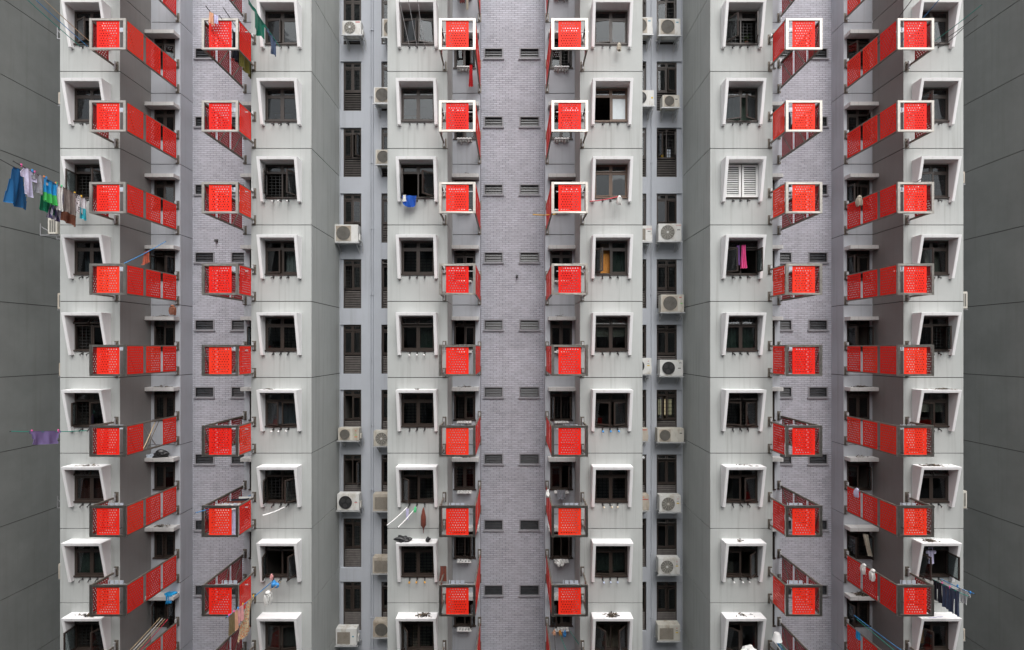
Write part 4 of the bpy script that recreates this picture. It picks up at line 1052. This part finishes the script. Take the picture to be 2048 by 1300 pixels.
# far right pier, top: bare poles
for j, (m, tx, ty, lab) in enumerate((('pole_green', 1964, 9, 'longest bare dark pole at the top right corner'), ('pole_dark', 1956, 30, 'middle bare pole at the top right corner'), ('pole_dark', 1927, 56, 'shortest bare pole at the top right corner'))):
    X = SX(5, j - 1) + .03; yt = line(tx, X + .05)
    pole('clothes_pole', (X, 17.88, SZ(0)), (X + .05, yt, wz(ty, yt)), m, lab, .012)
pole('clothes_pole', (13.33, 18.6, zf(0) + .7), (13.4, 16.45, zf(0) + 1.5), 'pole_dark', 'dark pole tip rising above the top right rack', .013)
pole('clothes_pole', (14.2, 18.0, zf(0) + 1.0), (14.35, 16.45, zf(0) + 1.55), 'pole_blue', 'blue pole tip above the top right rack', .013)
pole('clothes_pole', (14.0, 18.0, zf(2) + 1.0), (13.95, 16.7, zf(2) + 1.25), 'pole_dark', 'dark pole tip above the third rack of the rightmost column', .013)
# far right pier, eighth row
X8 = SX(5, 1) - .12
zj = lambda y: SZ(7) + .18 * (18 - y) / 2.6
pole('clothes_pole', (SX(5, 0), 17.9, SZ(7) + .06), (SX(5, 0) + .05, 16.55, SZ(7) + .12), 'pole_green', 'green pole carrying the dark jeans')
pole('clothes_pole', (SX(5, 1), 17.9, SZ(7) + .08), (SX(5, 1) + .06, 16.65, SZ(7) + .16), 'pole_blue', 'blue pole carrying the white shirt at the right')
def hangx(nm, X, y0, y1, dz, drop, mat, label, **kw): return cloth(nm, (X, y0, SZ(7) + dz), (X, y1, SZ(7) + dz - .01), drop, mat, label, **kw)
hangx('trousers', SX(5, 0), 17.55, 17.9, .08, .72, 'c_navy', 'black trousers closest to the wall on the green pole', seed=71, shape=shape_pants)
hangx('jeans', SX(5, 0) + .02, 17.22, 17.58, .09, .80, 'c_denim', 'dark blue jeans in the middle of the green pole', seed=72, shape=shape_pants, clips='peg_pink')
hangx('jeans', SX(5, 0) + .03, 16.88, 17.26, .11, .86, 'c_denim', 'dark blue jeans at the outer end of the green pole', seed=73, shape=shape_pants)
hangx('shirt', SX(5, 1) + .04, 16.75, 17.32, .13, .48, 'c_white', 'white shirt at the end of the blue pole at the right', seed=74, shape=shape_shirt, clips='peg_blue')
cloth('shirt', (15.18, 17.98, zf(7) + 2.05), (15.58, 17.98, zf(7) + 2.05), .60, 'c_lilac', 'pale shirt hanging in the wide open window at the right', seed=75, shape=shape_shirt)
# mops over the rightmost racks
def rail_at(k, px): y = 13.28 / ((px - CX) / F); return (13.26, y, zf(k) + .12 + RH + .02)
x, y, z = rail_at(6, 1715); mop((x, y, z), 'grey mop head over the rail, rightmost column, third rack up', .95, 'c_lilac', 11)
x, y, z = rail_at(7, 1729); mop((x, y, z), 'left of two white mop heads over the rightmost rack', 1.05, seed=12)
x, y, z = rail_at(7, 1747); mop((x, y, z), 'right of two white mop heads over the rightmost rack', 1.15, seed=13)
x, y, z = rail_at(2, 1720); mop((x, y, z + .05), 'cream mop head by the third rack of the rightmost column', 1.1, 'c_cream', 14)
cloth('cloth', (13.75, 19.2, zf(7) + 2.08), (13.95, 19.2, zf(7) + 2.05), .85, 'c_cream', 'cream cloth hanging from a dark window in the rightmost column', seed=76, skew=.18)
x, y, z = rail_at(8, 1722); cloth('cloth', (x - .02, y, z), (x - .02, y + .2, z), .3, 'c_sky', 'small light blue cloth on the lowest rightmost rack', seed=77)
pole('clothes_pole', (13.4, 19.2, zf(8) + 1.6), (14.35, 16.3, zf(8) + 1.02), 'pole_blue', 'blue pole across the lowest rightmost rack')
pole('clothes_pole', (13.5, 19.2, zf(8) + 1.45), (14.1, 16.3, zf(8) + .92), 'pole_green', 'green pole across the lowest rightmost rack')
# pink garments in the open window
for q, (xx, m, w, lab) in enumerate(((8.28, 'c_violet', .13, 'violet garment in the open window right of centre'), (8.46, 'c_hotpink', .22, 'hot pink garment in the open window right of centre'))):
    cloth('garment', (xx - w / 2, 17.95 - .05 * q, zf(3) + 2.05), (xx + w / 2, 17.93 - .05 * q, zf(3) + 2.05), .85 - .12 * (1 - q), m, lab, seed=80 + q, fold=.05, shape=shape_taper)
# jeans inside a rack of the fifth column
cloth('jeans', (9.56, 17.1, zf(1) + .92), (9.74, 17.15, zf(1) + .92), .62, 'c_denim', 'blue jeans inside the rack beside the right brick bay', seed=83, fold=.02)
# bottom right: bundle of poles, bucket and bag
z8 = zf(8)
for q, (m, lab) in enumerate((('pole_white', 'white pole in the bundle at the lower right rack'), ('pole_blue', 'blue pole in the bundle at the lower right rack'), ('pole_green', 'green pole in the bundle at the lower right rack'), ('steel_grey', 'grey pole in the bundle at the lower right rack'))):
    pole('clothes_pole', (9.55 + .07 * q, 18.9, z8 + 1.5 - .03 * q), (9.75 + .13 * q, 16.5, z8 + 1.02 - .02 * q), m, lab, .016)
mb = MB(); mb.tube([(0, 0, 0), (0, 0, -.04), (0, 0, -.2), (0, 0, -.26)], [.09, .11, .145, .175], 'white_plastic', 20); tag(OB('bucket', mb.mesh('bucket'), None, (wx(1554, 17.5), 17.5, wz(1266, 17.5))), 'white upturned plastic basin above the lower right pole bundle', 'basin')
lump('bag', (wx(1497, 17.6), 17.6, wz(1303, 17.6)), (.24, .15, .18), 'c_white', 'white bag at the bottom edge below the right open window', 'bag', 14)
# central right recess
lump('plastic_bag', (wx(1119, 19.2), 19.2, wz(1126, 19.2)), (.13, .10, .15), 'c_white', 'white plastic bag hung on the wall right of the central brick', 'bag', 21)
cloth('cloth', (wx(1114, 19.2), 19.2, wz(980, 19.2)), (wx(1131, 19.2), 19.2, wz(980, 19.2)), .36, 'c_grey', 'grey cloth drying on the wall rack right of the brick', seed=85)
for q, (px, m, lab) in enumerate(((1109, 'pole_dark', 'dark stick'), (1118, 'pole_green', 'left green cord'), (1140, 'pole_green', 'right green cord'))):
    pole('clothes_pole', (wx(px, 19.2), 19.2, wz(1262, 19.2)), (wx(px + (14 * q), 18.0), 17.6, wz(1305, 17.6)), m, f'{lab} at the lower edge right of the central brick', .012)
for q, (px, m, lab) in enumerate(((1108, 'c_peach', 'peach'), (1121, 'c_orange', 'orange'), (1129, 'peg_blue', 'blue'))):
    lump('rag', (wx(px, 19.0), 19.0, wz(1266 + q, 19.0)), (.06, .05, .11), m, f'{lab} rag on the poles at the lower edge, right of the central brick', 'rag', q)
lump('glove', (wx(1095, 16.9), 16.9, wz(988, 16.9)), (.05, .08, .13), 'c_white', 'white glove over the rail right of the central brick', 'glove', 31)
cloth('cloth', (wx(884, 18.0), 17.6, wz(1132, 17.6)), (wx(893, 18.0), 17.9, wz(1132, 17.9)), .55, 'c_maroon', 'dark pink cloth on the second lowest rack left of the central brick', seed=87)
# left recess: things on the canopies and sticks at the bottom
lump('plastic_bag', (wx(322, 19.35), 19.36, zf(6) + 2.32 + .10), (.25, .13, .16), 'bag_black', 'black bag lying on a canopy in the leftmost recess', 'bag', 41)
lump('plastic_bag', (wx(300, 19.35), 19.34, zf(6) + 2.32 + .05), (.14, .10, .07), 'plate_blue', 'clear plastic bag on the canopy beside the black bag', 'bag', 42)
cloth('towel', (-13.55, 19.18, zf(8) + 2.34), (-13.32, 19.22, zf(8) + 2.35), .28, 'c_sky', 'blue towel over the canopy in the leftmost recess', seed=90)
lump('plastic_bag', (-13.5, 19.35, zf(8) + 2.35), (.18, .14, .05), 'c_sky', 'folded blue sheet on the canopy above the lowest left window', 'cloth', 45)
for q in range(4):
    pole('stick', (-13.72 + .10 * q, 19.1, zf(8) + 1.55 - .02 * q), (-14.15 + .13 * q, 17.2, zf(8) + .7), ['pole_bamboo', 'pole_white', 'pole_bamboo', 'pole_red'][q], ('first', 'second', 'third', 'fourth')[q] + ' of the sticks fanned out in the lowest left rack', .012, 'stick')
# litter on hoods and canopies
for i, k, dx, w, n, lab in ((5, 5, .25, .75, 90, 'long strip of dead leaves on the fourth lowest right hood'), (5, 6, -.15, .8, 80, 'dark leaves along the edge of the third lowest right hood'), (5, 7, -.25, .45, 70, 'dark heap of leaves on the hood above the white shirt'),
                            (3, 8, .0, .45, 80, 'dark bird nest of leaves on the lowest hood right of centre'), (2, 8, .25, .5, 60, 'brown leaf heap on the lowest hood left of centre'), (1, 5, -.4, .4, 24, 'mossy scraps on the hood below the stained wall'),
                            (0, 8, .12, .8, 60, 'dark scraps on the lowest far left hood'), (0, 6, .1, .9, 24, 'few scraps on the third lowest far left hood'), (4, 8, .1, .7, 14, 'few specks on the lowest hood right side'), (4, 6, .1, .6, 16, 'specks on the third lowest hood at the right'),
                            (4, 7, -.1, .3, 10, 'specks on the second lowest hood at the right'), (2, 5, .0, .2, 16, 'small dark scrap on the fourth lowest hood left of centre'), (4, 1, .1, .3, 14, 'pale scrap on the second hood at the right')):
    litter(HOODC[i] + dx, YP - .2, zf(k) + 2.36, w, .26, lab, n, i * 10 + k)
lump('plastic_bag', (HOODC[2] - .5, YP - .26, zf(7) + 2.36 + .09), (.26, .12, .10), 'bag_black', 'black rubbish bag at the corner of a hood left of centre', 'bag', 51)
lump('plastic_bag', (HOODC[2] + .40, YP - .28, zf(7) + 2.36 + .07), (.07, .10, .10), 'bag_black', 'small black rag at the other end of the bagged hood', 'rag', 52)
cloth('cloth', (HOODC[5] - .45, YP - .38, zf(8) + 2.375), (HOODC[5] + .15, YP - .30, zf(8) + 2.375), .05, 'c_lilac', 'white cloth dropped on the lowest right hood', seed=93, fold=.03)
for i, k, lab, n in ((5, 5, 'dead leaves on the fourth lowest canopy of the right recess', 60), (5, 6, 'few scraps on the third lowest right canopy', 16), (5, 8, 'large heap of dead leaves on the lowest right canopy', 120), (0, 7, 'broken tile scraps on the second lowest left canopy', 40), (0, 5, 'black twigs on the fourth lowest left canopy', 30),
                     (2, 5, 'scraps on a canopy left of the central brick, middle height', 20), (2, 6, 'dark scraps on the canopy over the seventh window left of the brick', 30), (2, 2, 'dark scrap on the third canopy left of the brick', 14), (3, 4, 'twigs on the fifth canopy right of the brick', 16), (0, 4, 'twigs and bird on the fifth left canopy', 30), (4, 4, 'rags on the fifth canopy beside the right brick bay', 30)):
    c = (RECESS[i][0] + RECESS[i][1]) / 2
    litter(c + (-.1 if i == 4 else 0), YR - .2, zf(k) + 2.32, .6, .24, lab, n, 200 + i * 10 + k, h=.09 if n < 100 else .16)
# small cameras / lamps on the brick
for px, py, lab in ((434, 481, 'small dark lamp fixed on the left brick wall'), (1034, 552, 'tiny dark lamp fixed on the central brick wall')):
    mb = MB(); mb.box(-.05, .05, -.03, 0, -.05, .05, 'steel_dark'); mb.tube([(0, -.03, .0), (0, -.12, -.02), (0, -.15, -.07)], [.025, .05, .035], 'steel_dark', 10)
    tag(OB('wall_lamp', mb.mesh('wall_lamp'), None, (wx(px, YB), YB, wz(py, YB))), lab, 'lamp')

# ------------------------------------------------------------------ ground and the block across the yard (seen only as reflections)
def ground():
    m, n, out = nt('asphalt'); b = pbsdf(n, out, .9)
    L(n, ramp(n, noise(n, coords(n), .4, 8, .7), [(.3, (.05, .05, .05)), (.7, (.085, .083, .08))]), b.inputs['Base Color']); MATS['asphalt'] = m
    mb = MB(); mb.face([(-400, -400, ZGROUND), (400, -400, ZGROUND), (400, 400, ZGROUND), (-400, 400, ZGROUND)], 'asphalt')
    struct(OB('ground', mb.mesh('ground')))
ground()
def opposite():
    root = EMPTY('opposite_block', (0, -7.5, ZGROUND))
    tag(root, 'apartment block across the yard with a red tiled roof', 'apartment building')
    mat_plain('opp_wall', (.19, .19, .186), .9, 0, .1, .3, False); mat_plain('opp_tile', (.26, .05, .035), .8, 0, .2, 3, False)
    mb = MB(); T = 10.4 - ZGROUND; ops = []
    for q in range(-12, 13):
        for r in range(14): ops.append((q * 3.4 - .9, q * 3.4 + .9, 2 + r * 2.9, 3.5 + r * 2.9))
    sheet(mb, lambda u, z, d: (u, -d, z), -46, 46, 0, T, 'opp_wall', ops, (), .5)
    mb.box(-46, 46, -12, -.5, 0, T - .01, 'fan_dark', 'du'); mb.box(-46.5, 46.5, -12, .5, T, T + .4, 'opp_wall')
    mb.face([(-46.5, .5, T + .4), (46.5, .5, T + .4), (46.5, -5.5, T + 2.0), (-46.5, -5.5, T + 2.0)], 'opp_tile')
    mb.face([(-46.5, -12, T + .4), (46.5, -12, T + .4), (46.5, -5.5, T + 2.0), (-46.5, -5.5, T + 2.0)], 'opp_tile')
    OB('wall', mb.mesh('wall'), root)
opposite()

# ------------------------------------------------------------------ light, camera
SUN_EL, SUN_AZ = 56.0, 166.0                # azimuth counted from +Y towards +X
w = bpy.data.worlds.new('World'); SC.world = w; w.use_nodes = True
n = w.node_tree; bg = n.nodes['Background']
sky = n.nodes.new('ShaderNodeTexSky'); sky.sky_type = 'NISHITA'; sky.sun_disc = False
sky.sun_elevation = radians(SUN_EL); sky.sun_rotation = radians(SUN_AZ); sky.air_density = 1.0; sky.dust_density = 6.0; sky.ozone_density = 1.0
hs = n.nodes.new('ShaderNodeHueSaturation'); hs.inputs['Saturation'].default_value = .22
n.links.new(sky.outputs[0], hs.inputs['Color']); n.links.new(hs.outputs[0], bg.inputs[0]); bg.inputs[1].default_value = .15
sl = bpy.data.lights.new('sun', 'SUN'); sl.energy = 1.3; sl.angle = radians(75); sl.color = (1, .985, .965)
so = bpy.data.objects.new('sun', sl); COL.objects.link(so)
e, a = radians(SUN_EL), radians(SUN_AZ)
dirv = Vector((sin(a) * cos(e), cos(a) * cos(e), sin(e)))
so.rotation_euler = dirv.to_track_quat('Z', 'Y').to_euler(); so.location = dirv * 60

cam = bpy.data.cameras.new('camera'); co = bpy.data.objects.new('camera', cam); COL.objects.link(co)
co.location = (0, 0, 0); co.rotation_euler = (pi / 2, 0, 0)
cam.sensor_fit = 'HORIZONTAL'; cam.sensor_width = 36; cam.lens = F / 2048 * 36
cam.shift_y = (CY - 650) / 2048; cam.clip_end = 2000; cam.clip_start = .1
SC.camera = co
SC.view_settings.view_transform = 'Standard'; SC.view_settings.look = 'None'; SC.view_settings.gamma = 1; SC.view_settings.exposure = 0.42
SC.cycles.max_bounces = 8; SC.cycles.transparent_max_bounces = 16; SC.cycles.diffuse_bounces = 4
